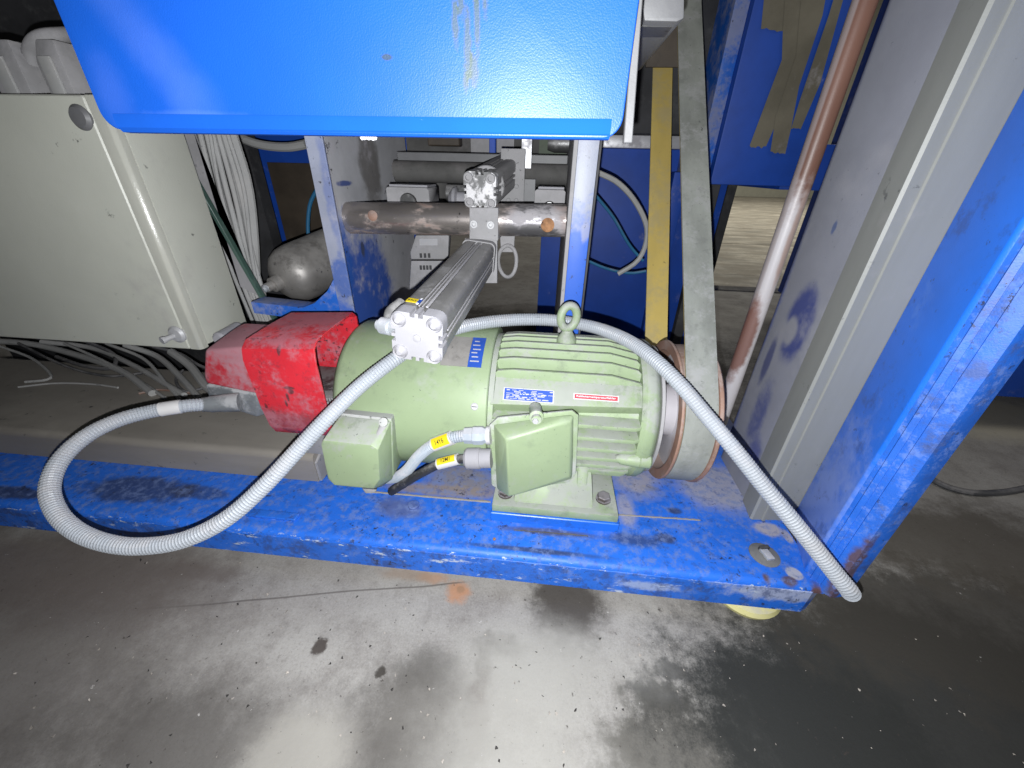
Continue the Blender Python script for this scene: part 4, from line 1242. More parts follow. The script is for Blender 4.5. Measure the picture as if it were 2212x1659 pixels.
# grey bracket strip at the hood's right edge
brk = thing('hood_bracket', (0.09, 0.56, 0.83), 'grey metal bracket strip along the right edge of the blue hood', 'bracket')
bm = bm_new()
extrude_poly(bm, [(0.0750, 0.5350, 0.8281), (0.0850, 0.5350, 0.8283), (0.0728, 0.5350, 0.9698), (0.0652, 0.5350, 0.9699)], (0, 0.010, 0), 0.001, 1)
obj('edge_strip', bm, 'dustgrey_mid', brk)
bm = bm_new()
extrude_poly(bm, [(0.0846, 0.7000, 1.0265), (0.1033, 0.7000, 0.9755), (0.1457, 0.7000, 0.9744), (0.1545, 0.7000, 0.9776), (0.1444, 0.7000, 1.0258)], (0, 0.30, 0), 0.003, 2)
obj('bracket_plate', bm, 'dustgrey_mid', brk)
bm = bm_new()
extrude_poly(bm, [(0.1011, 0.7200, 0.9743), (0.1001, 0.7200, 0.9801), (0.1454, 0.7200, 0.9799), (0.1467, 0.7200, 0.9742)], (0, 0.05, 0), 0.001, 1)
obj('bracket_lip', bm, 'steel_dark', brk)

# ================================================================== CONTROL BOX AT LEFT
cbx = thing('control_box', (-1.1, 0.82, 0.41), 'pebble-grey enamelled control box hanging at left with round screws', 'control box')
bm = bm_new()
box(bm, (-1.75, 0.7715, 0.418), (-0.799, 0.905, 0.893), 0.003, 2)
obj('box_body', bm, 'pebble', cbx)
bm = bm_new()
box(bm, (-1.76, 0.748, 0.412), (-0.828, 0.7665, 0.896), 0.006, 3)
door = obj('box_door', bm, 'pebble', cbx)
bm = bm_new()
hull(bm, [(x_, y_, z_) for z_ in (0.412, 0.896) for x_, y_ in ((-0.8275, 0.7495), (-0.805, 0.7495), (-0.7985, 0.756), (-0.7985, 0.7705), (-0.8275, 0.7705))], 0.0012, 1)
obj('door_rim', bm, 'pebble_gloss', door)
for p, m_ in (((-0.8482, 0.7480, 0.8622), 'dustgrey_mid'), ((-0.8441, 0.7480, 0.4497), 'bolt_dust')):
    bm = bm_new()
    lathe(bm, V(p) + V((0, 0.002, 0)), (0, -1, 0), [(0, 0.020), (0.004, 0.020), (0.009, 0.015), (0.010, 0.006)], 28)
    s_ = obj('cover_screw', bm, m_, door)
    if m_ == 'bolt_dust':
        bm = bm_new()
        lathe(bm, V(p) + V((-0.004, -0.006, -0.002)), (-0.3, -1, -0.1), [(0, 0.006), (0.018, 0.006), (0.019, 0.008), (0.026, 0.008)], 14)
        obj('screw_knob', bm, m_, s_)
bm = bm_new()
lathe(bm, V((-0.7750, 0.8000, 0.4284)), (0.1, -1, 0.0), [(-0.05, 0.017), (0.02, 0.017), (0.026, 0.012)], 24)
obj('cable_plug', bm, 'white_dusty', cbx)
# connectors on its top
for (px_, pt_, w) in ((75, (-1.0095, 0.8200, 0.9019), 0.066), (172, (-0.9138, 0.8200, 0.9026), 0.05)):
    base_c = V(pt_)
    base_c.z = 0.893
    cn = thing('plug_connector', base_c, 'dusty grey plug connector on box top, ' + ('nearer the frame edge with cable loop' if px_ == 75 else 'half hidden behind the blue hood'), 'connector', 'plug connectors on the control box')
    bm = bm_new()
    hull(bm, [base_c + V((sx * w / 2 * k, sy * 0.03 * k, z)) for sx in (-1, 1) for sy in (-1, 1) for (z, k) in ((0, 1.0), (0.055, 1.0), (0.088, 0.72))], 0.005, 2)
    obj('plug_body', bm, 'dustgrey', cn)
    bm = bm_new()
    box(bm, (base_c.x - 0.012, base_c.y - 0.036, 0.895), (base_c.x + 0.012, base_c.y - 0.0305, 0.955), 0.002, 2)
    obj('latch', bm, 'cable', cn)
lp = [(-0.9819, 0.8200, 0.9487), (-0.9726, 0.8200, 0.9687), (-0.9465, 0.8200, 0.9842), (-0.9285, 0.8400, 0.9938), (-0.9404, 0.9000, 1.0062), (-0.9496, 0.9800, 1.0017)]
bm = bm_new()
sweep(bm, spline(lp, 0.006), 0.0125, 12)
obj('plug_cable', bm, 'dustgrey', label='thick dusty grey cable arching from plug connector behind the hood', cat='cable')

# leaning green-edged sheet beside the box
sh = thing('leaning_sheet', (-0.62, 0.93, 0.21), 'thin leaning sheet with dark green edge beside the control box', 'sheet')
bm = bm_new()
a, b = V((-0.8563, 0.9150, 0.8525)), V((-0.7207, 0.9150, 0.3881))
w = V((0.0085, 0, 0.003))
extrude_poly(bm, [a, a + w, b + w, b], (0, 0.014, 0), 0.001, 1)
obj('green_edge', bm, 'plexi', sh)
# strip behind box between box and sheet
bm = bm_new()
a2, b2 = V((-0.8938, 0.9550, 0.8548)), V((-0.8283, 0.9550, 0.6776))
extrude_poly(bm, [a2, V((-0.8189, 0.9550, 0.8558)), V((-0.8268, 0.9550, 0.5046)), V((-0.7812, 0.9550, 0.4815))], (0, 0.006, 0))
obj('mounting_strip', bm, 'dustgrey', sh)

# bundle of cables coming down behind the box
random.seed(11)
bundle = [
    ('leftmost grey cable of the bundle hanging behind the control box', ((-0.8414, 1.0000, 0.8632), (-0.8548, 1.0000, 0.7049), (-0.8567, 1.0000, 0.5171), (-0.8437, 1.0000, 0.3582)), 0.0062),
    ('second grey cable from the left in the hanging bundle', ((-0.8333, 1.0100, 0.8641), (-0.8453, 1.0100, 0.7045), (-0.8497, 1.0100, 0.5150), (-0.8326, 1.0000, 0.3559)), 0.0060),
    ('third grey cable from the left in the hanging bundle', ((-0.8099, 1.0000, 0.8637), (-0.8204, 1.0000, 0.7059), (-0.8273, 1.0000, 0.5312), (-0.8216, 1.0000, 0.3536)), 0.0064),
    ('fourth grey cable from the left in the hanging bundle', ((-0.8038, 1.0100, 0.8645), (-0.8094, 1.0100, 0.7162), (-0.8286, 1.0100, 0.5288), (-0.8127, 1.0000, 0.3542)), 0.0060),
    ('fifth grey cable from the left in the hanging bundle', ((-0.7831, 1.0000, 0.8640), (-0.7827, 1.0000, 0.7281), (-0.8092, 1.0100, 0.5673), (-0.8037, 1.0000, 0.3547)), 0.0066),
    ('thick mottled grey cable on the right of the hanging bundle', ((-0.7675, 1.0100, 0.8650), (-0.7647, 1.0100, 0.7488), (-0.7984, 1.0200, 0.6143), (-0.8575, 1.0300, 0.4278)), 0.0105),
    ('thin grey cable at the far left behind the hanging bundle', ((-0.8719, 1.0300, 0.8461), (-0.8916, 1.0300, 0.7236), (-0.9037, 1.0300, 0.5594), (-0.8887, 1.0300, 0.3678)), 0.0050),
    ('thin pale cable slanting across the front of the hanging bundle', ((-0.8035, 0.9850, 0.8626), (-0.8240, 0.9850, 0.7277), (-0.8269, 0.9850, 0.5471), (-0.8134, 0.9850, 0.3659)), 0.0042),
    ('slim grey cable between the thick mottled one and the rest of the bundle', ((-0.7649, 0.9900, 0.8635), (-0.7640, 0.9900, 0.7393), (-0.8052, 1.0000, 0.5694), (-0.8228, 1.0000, 0.3971)), 0.0048),
    ('thin grey cable tucked in the middle behind the hanging bundle', ((-0.8209, 1.0300, 0.8469), (-0.8257, 1.0400, 0.7249), (-0.8543, 1.0400, 0.5595), (-0.8704, 1.0300, 0.3689)), 0.0050),
]
for lab, pts, r in bundle:
    bm = bm_new()
    sweep(bm, spline(pts, 0.01), r, 10)
    obj('hanging_cable', bm, 'cable', label=lab, cat='cable', group='cables hanging behind the control box')
low = [
    ('pale cable sagging under the left end of the control box', ((-1.9749, 1.0429, 0.2400), (-1.7962, 1.0649, 0.2300), (-1.5947, 1.0383, 0.2150), (-1.3387, 0.9592, 0.2120), (-1.1172, 0.8475, 0.2100)), 0.010, 'cable'),
    ('grey cable crossing the beam below the middle of the control box', ((-1.7070, 1.0475, 0.2500), (-1.5583, 1.0719, 0.2250), (-1.3268, 0.9941, 0.2120), (-1.0135, 0.8453, 0.2120)), 0.008, 'cable'),
    ('dark cable curling below the control box', ((-1.5578, 1.0586, 0.2600), (-1.4558, 1.0480, 0.2200), (-1.3868, 0.9726, 0.2100), (-1.4881, 0.9748, 0.2100), (-1.6480, 1.0225, 0.2100)), 0.006, 'cable_dark'),
    ('grey cable running down to the connector under the box edge', ((-1.3887, 1.0445, 0.2600), (-1.2872, 1.0435, 0.2250), (-1.1176, 0.9434, 0.2120), (-0.9655, 0.8391, 0.2120)), 0.009, 'cable'),
    ('thin dark cable drooping left of the red-topped connector', ((-1.2676, 1.0282, 0.2700), (-1.1965, 1.0428, 0.2400), (-1.0974, 1.0010, 0.2250), (-1.0193, 0.9795, 0.2250)), 0.005, 'cable_dark'),
    ('thin reddish wire lying on the back of the beam', ((-1.1623, 0.8473, 0.2065), (-1.1296, 0.8734, 0.2065), (-1.0553, 0.8727, 0.2065), (-0.9948, 0.8703, 0.2065)), 0.0035, 'pulley_rim'),
    ('thin pale wire lying along the left end of the beam', ((-1.5344, 0.8337, 0.2065), (-1.4556, 0.8674, 0.2065), (-1.3445, 0.8772, 0.2065), (-1.2440, 0.8686, 0.2065)), 0.003, 'cable'),
    ('small black wire loop beside the connector', ((-1.1489, 0.9864, 0.2120), (-1.1178, 0.9259, 0.2100), (-1.0396, 0.8723, 0.2080), (-1.0044, 0.8992, 0.2080)), 0.004, 'cable_dark'),
    ('thin grey wire arching under the middle of the box', ((-1.6168, 1.0451, 0.2500), (-1.4345, 0.9932, 0.2250), (-1.2216, 0.9077, 0.2120), (-1.0545, 0.8268, 0.2090)), 0.0045, 'cable'),
    ('thin dark wire crossing the pale sagging cable', ((-1.7621, 1.0231, 0.2500), (-1.5133, 0.9470, 0.2220), (-1.3418, 0.9189, 0.2130), (-1.2516, 0.9524, 0.2120)), 0.004, 'cable_dark'),
    ('slim pale wire running beside the grey crossing cable', ((-1.4576, 1.0458, 0.2600), (-1.3038, 1.0124, 0.2300), (-1.1176, 0.8954, 0.2140), (-0.9944, 0.8151, 0.2090)), 0.005, 'cable'),
    ('thin wire looping at the far left under the box', ((-1.7926, 0.9952, 0.2500), (-1.6578, 0.9711, 0.2250), (-1.5012, 0.8929, 0.2100), (-1.5471, 0.8558, 0.2090)), 0.004, 'cable'),
    ('pale flat cable end resting near the connector', ((-1.2187, 1.0359, 0.2500), (-1.1188, 0.9879, 0.2300), (-0.9910, 0.8971, 0.2150), (-0.9293, 0.8649, 0.2150)), 0.012, 'cable'),
]
for lab, pts, r, m_ in low:
    bm = bm_new()
    sweep(bm, spline(pts, 0.01), r, 10)
    obj('loose_cable', bm, m_, label=lab, cat='cable', group='loose cables under the control box')

# ================================================================== SIDE PLATES, CROSS TUBE, CYLINDERS
lpl = thing('left_side_plate', (-0.5, 1.05, 0.122), 'patchy blue and grey side plate left of the two pneumatic cylinders', 'side plate')
bm = bm_new()
box(bm, (-0.512, 0.880, 0.1225), (-0.502, 1.45, 1.30), 0.001, 1)
obj('web_plate', bm, 'plate_left', lpl)
bm = bm_new()
extrude_poly(bm, [(-0.512, 0.874, 0.1225), (-0.474, 0.874, 0.1225), (-0.474, 0.874, 1.30), (-0.512, 0.874, 1.30)], (0, 0.0058, 0), 0.001, 1)
fl_ = obj('front_flange', bm, 'flange', lpl)
bm = bm_new()
pts = [(-0.5125, 0.876, 0.455), (-0.60, 0.876, 0.452), (-0.745, 0.876, 0.462), (-0.745, 0.876, 0.492), (-0.61, 0.876, 0.484), (-0.575, 0.876, 0.498), (-0.535, 0.876, 0.530), (-0.5125, 0.876, 0.560)]
extrude_poly(bm, pts, (0, 0.05, 0), 0.002, 2)
obj('tray_bracket', bm, 'blue_dusty', lpl)

rpl = thing('right_side_post', (0.06, 1.0, 0.122), 'narrow upright post with half-worn blue edge right of the cylinders', 'post')
bm = bm_new()
box(bm, (0.038, 0.880, 0.1225), (0.0785, 0.892, 1.30), 0.0015, 2)
obj('post_edge', bm, 'post', rpl)
bm = bm_new()
box(bm, (0.030, 0.8925, 0.1225), (0.040, 1.45, 1.30), 0.001, 1)
obj('post_web', bm, 'dustgrey', rpl)
bm = bm_new()
box(bm, (0.0795, 0.884, 0.1225), (0.0835, 0.96, 1.30))
obj('post_dark_strip', bm, 'dark', rpl)  # thin dark strip along the right side of the post edge

YT, ZTB = 0.985, 0.690
tube = thing('cross_tube', (-0.23, YT, ZTB - 0.036), 'rusty steel cross tube between the two side plates', 'tube')
bm = bm_new()
lathe(bm, (-0.5015, YT, ZTB - 0.006), (1, 0, 0.02), [(0, 0.036), (0.531, 0.036)], 40)
obj('tube_body', bm, 'steel', tube)
for p, m_, r in (((-0.4256, 0.9530, 0.6946), 'pulley_rim', 0.0125), ((-0.0118, 0.9510, 0.6881), 'rustbolt', 0.016)):
    bm = bm_new()
    lathe(bm, p, (0, -1, 0.1), [(-0.004, r), (0.003, r * 0.95), (0.006, r * 0.6)], 20)
    obj('plug_weld', bm, m_, tube)
bm = bm_new()
a, b, c, d = (-0.1915, 0.9450, 0.7192), (-0.1256, 0.9450, 0.7211), (-0.1254, 0.9450, 0.6506), (-0.1937, 0.9450, 0.6523)
extrude_poly(bm, [a, b, c, d], (0, 0.085, 0), 0.002, 2)
clamp = obj('clamp_block', bm, 'dustgrey', tube)
for p in ((-0.1817, 0.9450, 0.6852), (-0.1427, 0.9450, 0.6845)):
    bm = bm_new()
    lathe(bm, p, (0, -1, 0), [(-0.002, 0.0085), (0.004, 0.0085), (0.004, 0.005), (0.001, 0.004)], 18)
    obj('clamp_bolt', bm, 'bolt_dust', clamp)

def cylinder_section(s):
    """square pneumatic profile with rounded corners and twin slots on each side, half size s"""
    r = s * 0.36
    quarter = []
    g = s * 0.10
    w = s * 0.15
    dp = s * 0.16
    one = [(-s + r, s)]
    one += [(-w - g, s), (-w - g, s - dp), (-g * 0.7, s - dp), (-g * 0.7, s), (g * 0.7, s), (g * 0.7, s - dp), (w + g, s - dp), (w + g, s)]
    for i in range(0, 6):
        a = rad(90 - 90 * i / 6)
        one.append((s - r + r * math.cos(a), s - r + r * math.sin(a)))
    pts = []
    for q in range(4):
        a = -q * math.pi / 2
        for (x, y) in one:
            pts.append((x * math.cos(a) - y * math.sin(a), x * math.sin(a) + y * math.cos(a)))
    return pts

def profile_solid(bm, c0, c1, sec, hint=(0, 0, 1)):
    x, y, d = frame_of(V(c1) - V(c0), hint)
    poly = [V(c0) + x * p[0] + y * p[1] for p in sec]
    extrude_poly(bm, poly, V(c1) - V(c0))
    return x, y, d

def rounded_sq(s, r, n=6):
    out = []
    for q in range(4):
        for i in range(n + 1):
            a = rad(90 * q + 90 * i / n)
            cx, cy = ((1, 1), (-1, 1), (-1, -1), (1, -1))[q]
            out.append((cx * (s - r) + r * math.cos(a), cy * (s - r) + r * math.sin(a)))
    return out

def pneumatic(name, front, rear, s, label, capm, bolts, tubem, hint):
    root = thing(name, (front[0], (front[1] + rear[1]) / 2, front[2] - s), label, 'cylinder', 'pneumatic cylinders')
    f, r_ = V(front), V(rear)
    d = (r_ - f).normalized()
    bm = bm_new()
    profile_solid(bm, f + d * 0.026, r_ - d * 0.02, cylinder_section(s * 0.97), hint)
    tube_o = obj('profile_tube', bm, tubem, root)
    bm = bm_new()
    x, y, dd = profile_solid(bm, f, f + d * 0.0255, cylinder_section(s), hint)
    cap = obj('end_cap', bm, capm, root)
    bm = bm_new()
    profile_solid(bm, r_ - d * 0.0195, r_, rounded_sq(s * 1.02, s * 0.35), hint)
    obj('rear_cap', bm, 'dustgrey', root)
    for (sx, sy) in ((-1, -1), (1, -1), (1, 1), (-1, 1)):
        c = f + x * sx * s * 0.68 + y * sy * s * 0.68
        bm = bm_new()
        q = s
        if bolts == 'white_dusty':
            lathe(bm, c + d * 0.003, -d, [(0, q * 0.30), (0.005, q * 0.30), (0.007, q * 0.27), (0.004, q * 0.235), (0.006, q * 0.20), (0.010, q * 0.10)], 24)
        else:
            lathe(bm, c + d * 0.003, -d, [(0, q * 0.27), (0.008, q * 0.27), (0.009, q * 0.24), (0.009, q * 0.15), (0.004, q * 0.14)], 24)
        obj('cap_screw', bm, bolts, cap)
    bm = bm_new()
    lathe(bm, f + d * 0.001, -d, [(0, s * 0.16), (0.003, s * 0.15), (0.004, s * 0.08)], 20)
    obj('cap_centre', bm, capm, cap)
    return root, cap, x, y, d

CF, CR = V((-0.1865, 0.507, 0.580)), V((-0.172, 0.955, 0.612))
root, cap, x, y, d = pneumatic('pneumatic_cylinder', CF, CR, 0.0385, 'near square pneumatic cylinder, white dusty end cap, pointing out over the motor', 'white_dusty', 'white_dusty', 'alu', (0.10, 0, 1))
if x.x < 0:
    x = -x
upy = y if y.z > 0 else -y
# dusty bright ridges along the profile
for (ox, oy, w_) in ((-0.006, 0.0378, 0.0018), (0.006, 0.0378, 0.0040), (0.0378, -0.004, 0.0022), (0.0378, 0.006, 0.0022), (-0.0005, 0.0378, 0.0012)):
    bm = bm_new()
    a = CF + d * 0.027 + x * ox + upy * oy
    obox(bm, a + d * 0.20, d, x, upy, (0.395, w_ if oy > 0.03 else 0.0015, w_ if ox > 0.03 else 0.0015), 0.0003, 1)
    obj('profile_ridge', bm, 'ridge', root)
bm = bm_new()
lc = CF + d * 0.045 + x * (-0.0215) + upy * 0.0378
quad_plate(bm, lc, -d, x, 0.014, 0.0165, 0.0006)
lb = obj('number_label', bm, 'label_yellow', root)
bm = bm_new()
text_mesh(bm, '2768', lc + upy * 0.0007, -x, d * -1.0, 0.0055, 0.0135, 0.0002, 0.01)
obj('label_lettering', bm, 'ink', lb)
bm = bm_new()
lc2 = CF + d * 0.045 + x * (-0.0105) + upy * 0.0378
quad_plate(bm, lc2, -d, x, 0.014, 0.0050, 0.0008)
lb2 = obj('maker_label', bm, 'label_blue', root)
bm = bm_new()
ring_pts = [lc2 + upy * 0.001 + (-d * math.cos(a) + x * math.sin(a)) * 0.0019 - d * 0.0105 for a in [2 * math.pi * i / 16 for i in range(17)]]
sweep(bm, ring_pts, 0.0005, 6)
quad_plate(bm, lc2 + upy * 0.0009 + d * 0.009, -d, x, 0.005, 0.003, 0.0003)
obj('label_marks', bm, 'ink_white', lb2)
# air fitting at the cap's left side
fa = CF + d * 0.014 - x * 0.036 + upy * 0.004
fb = fa - x * 0.030 - V((0, 0, 0.004)) + d * 0.008
bm = bm_new()
lathe(bm, fa, fb - fa, [(0, 0.010), (0.010, 0.010), (0.011, 0.013), (0.026, 0.013), (0.027, 0.009), (0.034, 0.008)], 18)
obj('air_fitting', bm, 'galv', root)
bm = bm_new()
sweep(bm, spline([fb + x * 0.018, fb + x * 0.012 + V((0, 0.02, 0.014)), fb + x * 0.020 + V((0, 0.05, 0.022))], 0.005), 0.010, 12)
obj('fitting_elbow', bm, 'alu', root)
# rear mounting flange below the tube clamp
bm = bm_new()
extrude_poly(bm, [(-0.2074, 0.9570, 0.6510), (-0.1292, 0.9570, 0.6507), (-0.1289, 0.9570, 0.5473), (-0.1736, 0.9570, 0.5451), (-0.2093, 0.9570, 0.6026)], (0, 0.010, 0), 0.001, 1)
obj('mounting_flange', bm, 'dustgrey', root)

CF2 = V((-0.1685, 0.955, 0.7545))
CR2 = V((-0.135, 1.30, 0.800))
r2, cap2, x2, y2, d2 = pneumatic('pneumatic_cylinder', CF2, CR2, 0.0375, 'farther pneumatic cylinder above the cross tube, cap paint chipped', 'cap_worn', 'dustgrey', 'dustgrey', (0.03, 0, 1))
bm = bm_new()
lathe(bm, CF2 + d2 * 0.06 + V((0, 0, 0.0)), d2, [(0, 0.0415), (0.004, 0.043), (0.008, 0.0415)], 40)
obj('clamp_band', bm, 'dustgrey', r2)
bm = bm_new()
box(bm, (-0.150, 1.18, 0.70), (-0.085, 1.20, 0.845), 0.001, 1)
obj('square_bracket', bm, 'dustgrey', r2)
bm = bm_new()
box(bm, (-0.098, 1.21, 0.80), (-0.070, 1.23, 0.90), 0.001, 1)
obj('hanger_strip', bm, 'alu_bright', r2)

# rear guide rods, bearing blocks, dusty valve unit
rod = thing('guide_rod', (-0.2, 1.25, 0.75), 'dusty steel rod crossing behind the upper cylinder', 'rod')
bm = bm_new()
lathe(bm, (-0.47, 1.25, 0.785), (1, 0, 0), [(0, 0.028), (0.50, 0.028)], 28)
obj('rod_body', bm, 'dustgrey_dark', rod)
bm = bm_new()
lathe(bm, (-0.30, 1.18, 0.735), (1, 0, 0), [(0, 0.022), (0.11, 0.022), (0.112, 0.030), (0.14, 0.030)], 24)
obj('rod_coupling', bm, 'steel_dark', rod)

bm = bm_new()
lathe(bm, (-0.285, 1.14, 0.722), (1, 0, 0), [(0, 0.016), (0.012, 0.030), (0.020, 0.032), (0.024, 0.020), (0.085, 0.019)], 24)
obj('white_sleeve', bm, 'white_dusty', rod)
for i_ in range(4):
    bm = bm_new()
    bolt_head(bm, (-0.128 + 0.022 * (i_ % 2), 1.1795, 0.722 + 0.035 * (i_ // 2)), (0, -1, 0), 0.006, 0.005)
    obj('hex_bolt', bm, 'dustgrey', rod)
bm = bm_new()
box(bm, (-0.088, 1.19, 0.69), (-0.055, 1.205, 0.775), 0.001, 1)
obj('rod_plate', bm, 'dustgrey_mid', rod)
bm = bm_new()
box(bm, (-0.47, 1.275, 0.80), (0.03, 1.30, 0.835), 0.002, 1)
obj('rear_rail', bm, 'dustgrey_mid', rod)
bm = bm_new()
box(bm, (-0.40, 1.36, 0.855), (-0.30, 1.40, 0.98), 0.003, 1)
obj('junction_cover', bm, 'brown_dark', rod)
bm = bm_new()
box(bm, (-0.215, 1.40, 0.80), (-0.195, 1.43, 1.02), 0.002, 1)
obj('blue_stiffener', bm, 'blue_bg', rod)

def bearing(x0, x1, y0, z0, z1, lab):
    t = thing('bearing_block', ((x0 + x1) / 2, y0, z0), lab, 'bearing block', 'bearing blocks behind the cross tube')
    bm = bm_new()
    cx, w = (x0 + x1) / 2, (x1 - x0)
    r = w * 0.20
    pts = [(x0, z0), (cx - r, z0)]
    for i in range(9):
        a = rad(180 - 180 * i / 8)
        pts.append((cx + r * math.cos(a), z0 + (z1 - z0) * 0.30 + r * math.sin(a) * 0.9))
    pts += [(cx + r, z0), (x1, z0), (x1, z1 - 0.004), (x1 - 0.005, z1), (x0 + 0.005, z1), (x0, z1 - 0.004)]
    extrude_poly(bm, [(px, y0, pz) for px, pz in pts], (0, 0.09, 0), 0.001, 1)
    obj('block_body', bm, 'dustgrey', t)
    bm = bm_new()
    box(bm, (x0 + 0.008, y0 + 0.004, z1 + 0.0005), (x1 - 0.004, y0 + 0.085, z1 + 0.006), 0.001, 1)
    obj('top_strip', bm, 'white_dusty', t)
    bm = bm_new()
    lathe(bm, (cx, y0 - 0.002, z0 + (z1 - z0) * 0.28), (0, 1, 0), [(0, r * 0.85), (0.2, r * 0.85)], 20)
    obj('shaft_end', bm, 'steel_dark', t)
bearing(-0.430, -0.318, 1.06, 0.705, 0.752, 'wide bearing block left of the upper cylinder')
bearing(-0.050, 0.026, 1.06, 0.700, 0.756, 'bearing block with white top strip next to the right post')

valve = thing('valve_unit', (-0.36, 1.12, 0.46), 'dust-covered valve unit left of the near cylinder', 'valve')
bm = bm_new()
hull(bm, [(-0.3764, 1.1000, 0.6322), (-0.2821, 1.1000, 0.6356), (-0.2886, 1.1000, 0.5711), (-0.3968, 1.1000, 0.5666), (-0.3974, 1.1000, 0.5857), (-0.4002, 1.2000, 0.6213), (-0.3004, 1.2000, 0.6248), (-0.3123, 1.2000, 0.5434), (-0.4307, 1.2000, 0.5384)], 0.004, 2)
obj('valve_body', bm, 'dustgrey', valve)
bm = bm_new()
hull(bm, [(-0.3954, 1.0950, 0.5638), (-0.2982, 1.0950, 0.5678), (-0.3175, 1.0950, 0.4851), (-0.4102, 1.0950, 0.4805), (-0.4334, 1.2000, 0.5411), (-0.3195, 1.2000, 0.5459), (-0.3404, 1.2000, 0.4552), (-0.4496, 1.2000, 0.4499)], 0.004, 2)
obj('valve_coil', bm, 'dustgrey', valve)
bm = bm_new()
extrude_poly(bm, [(-0.3663, 1.0985, 0.6231), (-0.3149, 1.0985, 0.6250), (-0.3162, 1.0985, 0.6078), (-0.3680, 1.0985, 0.6058)], (0, 0.003, 0))
obj('recess_plate', bm, 'alu_bright', valve)
for p in ((-0.3660, 1.0965, 0.5787), (-0.3539, 1.0965, 0.5792), (-0.3418, 1.0965, 0.5797), (-0.3683, 1.0935, 0.5459), (-0.3587, 1.0935, 0.5463), (-0.3492, 1.0935, 0.5467), (-0.3397, 1.0935, 0.5471)):
    bm = bm_new()
    obox(bm, p, (1, 0, 0), (0, 1, 0), (0, 0, 1), (0.006, 0.004, 0.012), 0.0005, 1)
    obj('vent_slot', bm, 'dark', valve)
ringt = thing('ring_bracket', (-0.11, 1.05, 0.56), 'small hanging ring bracket beside the mounting flange', 'bracket')
bm = bm_new()
cc = V((-0.1120, 1.0300, 0.5863))
sweep(bm, [cc + V((0.024 * math.cos(a), 0.006 * math.sin(a * 2), 0.040 * math.sin(a))) for a in [2 * math.pi * i / 30 for i in range(31)]], 0.005, 10)
obj('ring', bm, 'dustgrey', ringt)
bm = bm_new()
extrude_poly(bm, [(-0.1332, 1.0400, 0.6471), (-0.0950, 1.0400, 0.6484), (-0.0964, 1.0400, 0.6085), (-0.1305, 1.0400, 0.6071)], (0, 0.008, 0), 0.001, 1)
obj('hanger_plate', bm, 'dustgrey', ringt)

# silver gas cylinder lying behind the tray bracket
gas = thing('steel_bottle', (-0.72, 1.1, 0.49), 'dirty stainless bottle with valve nose lying behind the blue tray bracket', 'bottle')
ga_, gb_ = V((-0.7721, 0.9800, 0.4980)), V((-0.6999, 1.1800, 0.5383))
bm = bm_new()
dd = gb_ - ga_
L = dd.length
lathe(bm, ga_, dd, [(0.0, 0.012), (0.018, 0.013), (0.019, 0.020), (0.040, 0.022), (0.043, 0.030), (0.050, 0.050), (0.065, 0.068), (0.085, 0.078), (0.11, 0.082), (L + 0.3, 0.082)], 48)
obj('bottle_shell', bm, 'stainless', gas)
bm = bm_new()
lathe(bm, ga_ - dd.normalized() * 0.012, dd, [(0, 0.006), (0.004, 0.010), (0.014, 0.010)], 16)
obj('valve_nose', bm, 'galv', gas)

# compartment back and dark surroundings
bp = thing('rear_machine_panel', (-0.3, 1.46, 0.122), 'dusty dark panel closing the compartment behind the cylinders', 'panel')
bm = bm_new()
box(bm, (-0.50, 1.455, 0.60), (0.03, 1.47, 1.30))
obj('panel_sheet', bm, 'dustgrey_dark', bp)
bm = bm_new()
box(bm, (-0.28, 1.435, 0.78), (-0.14, 1.45, 1.0))
obj('panel_cover', bm, 'dustgrey', bp)
bm = bm_new()
box(bm, (-0.06, 1.435, 0.80), (0.025, 1.45, 0.98))
obj('olive_cover', bm, 'olive', bp)
bm = bm_new()
lathe(bm, (-0.03, 1.30, 0.865), (1, 0, 0), [(0, 0.018), (0.02, 0.024), (0.06, 0.024)], 20)
obj('pipe_stub', bm, 'steel_dark', bp)

rb = thing('rear_base_frame', (0.28, 1.3, 0.0), 'dark blue rear frame member on the floor behind the pulley', 'frame')
bm = bm_new()
box(bm, (0.10, 1.03, 0.02), (0.62, 1.30, 0.10), 0.003, 2)
obj('frame_beam', bm, 'blue_dusty', rb)
bm = bm_new()
box(bm, (0.455, 1.75, 0.0005), (0.505, 1.80, 0.80), 0.002, 2)
obj('frame_upright', bm, 'blue_bg', rb)

# dark machine mass at far left behind the box
lm = thing('left_machine_body', (-1.3, 1.4, 0.0), 'dark machine body behind the control box at far left', 'machine')
bm = bm_new()
box(bm, (-2.4, 1.35, 0.0005), (-0.99, 1.40, 1.8))
obj('dark_panel', bm, 'dark', lm)
bm = bm_new()
box(bm, (-1.50, 1.60, 0.0005), (-0.515, 1.62, 1.8))
obj('blue_panel', bm, 'blue_bg', lm)
bm = bm_new()
box(bm, (-1.10, 1.585, 0.30), (-0.90, 1.598, 0.80), 0.002, 1)
obj('brown_cover', bm, 'brown_dark', lm)
bm = bm_new()
sweep(bm, spline([(-1.0233, 1.3500, 0.8722), (-0.9455, 1.3500, 0.8486), (-0.8542, 1.3500, 0.8427), (-0.7745, 1.3500, 0.8539)], 0.02), 0.013, 10)
obj('sagging_cable', bm, 'cable', label='grey cable sagging just under the hood left of the side plate', cat='cable')
bm = bm_new()
sweep(bm, spline([(-0.7428, 1.3000, 0.7401), (-0.7869, 1.3000, 0.6857), (-0.8125, 1.3000, 0.6148), (-0.8186, 1.3000, 0.5706)], 0.02), 0.006, 8)
obj('air_hose', bm, 'cable_blue', label='thin turquoise hose hanging beside the left side plate', cat='hose')

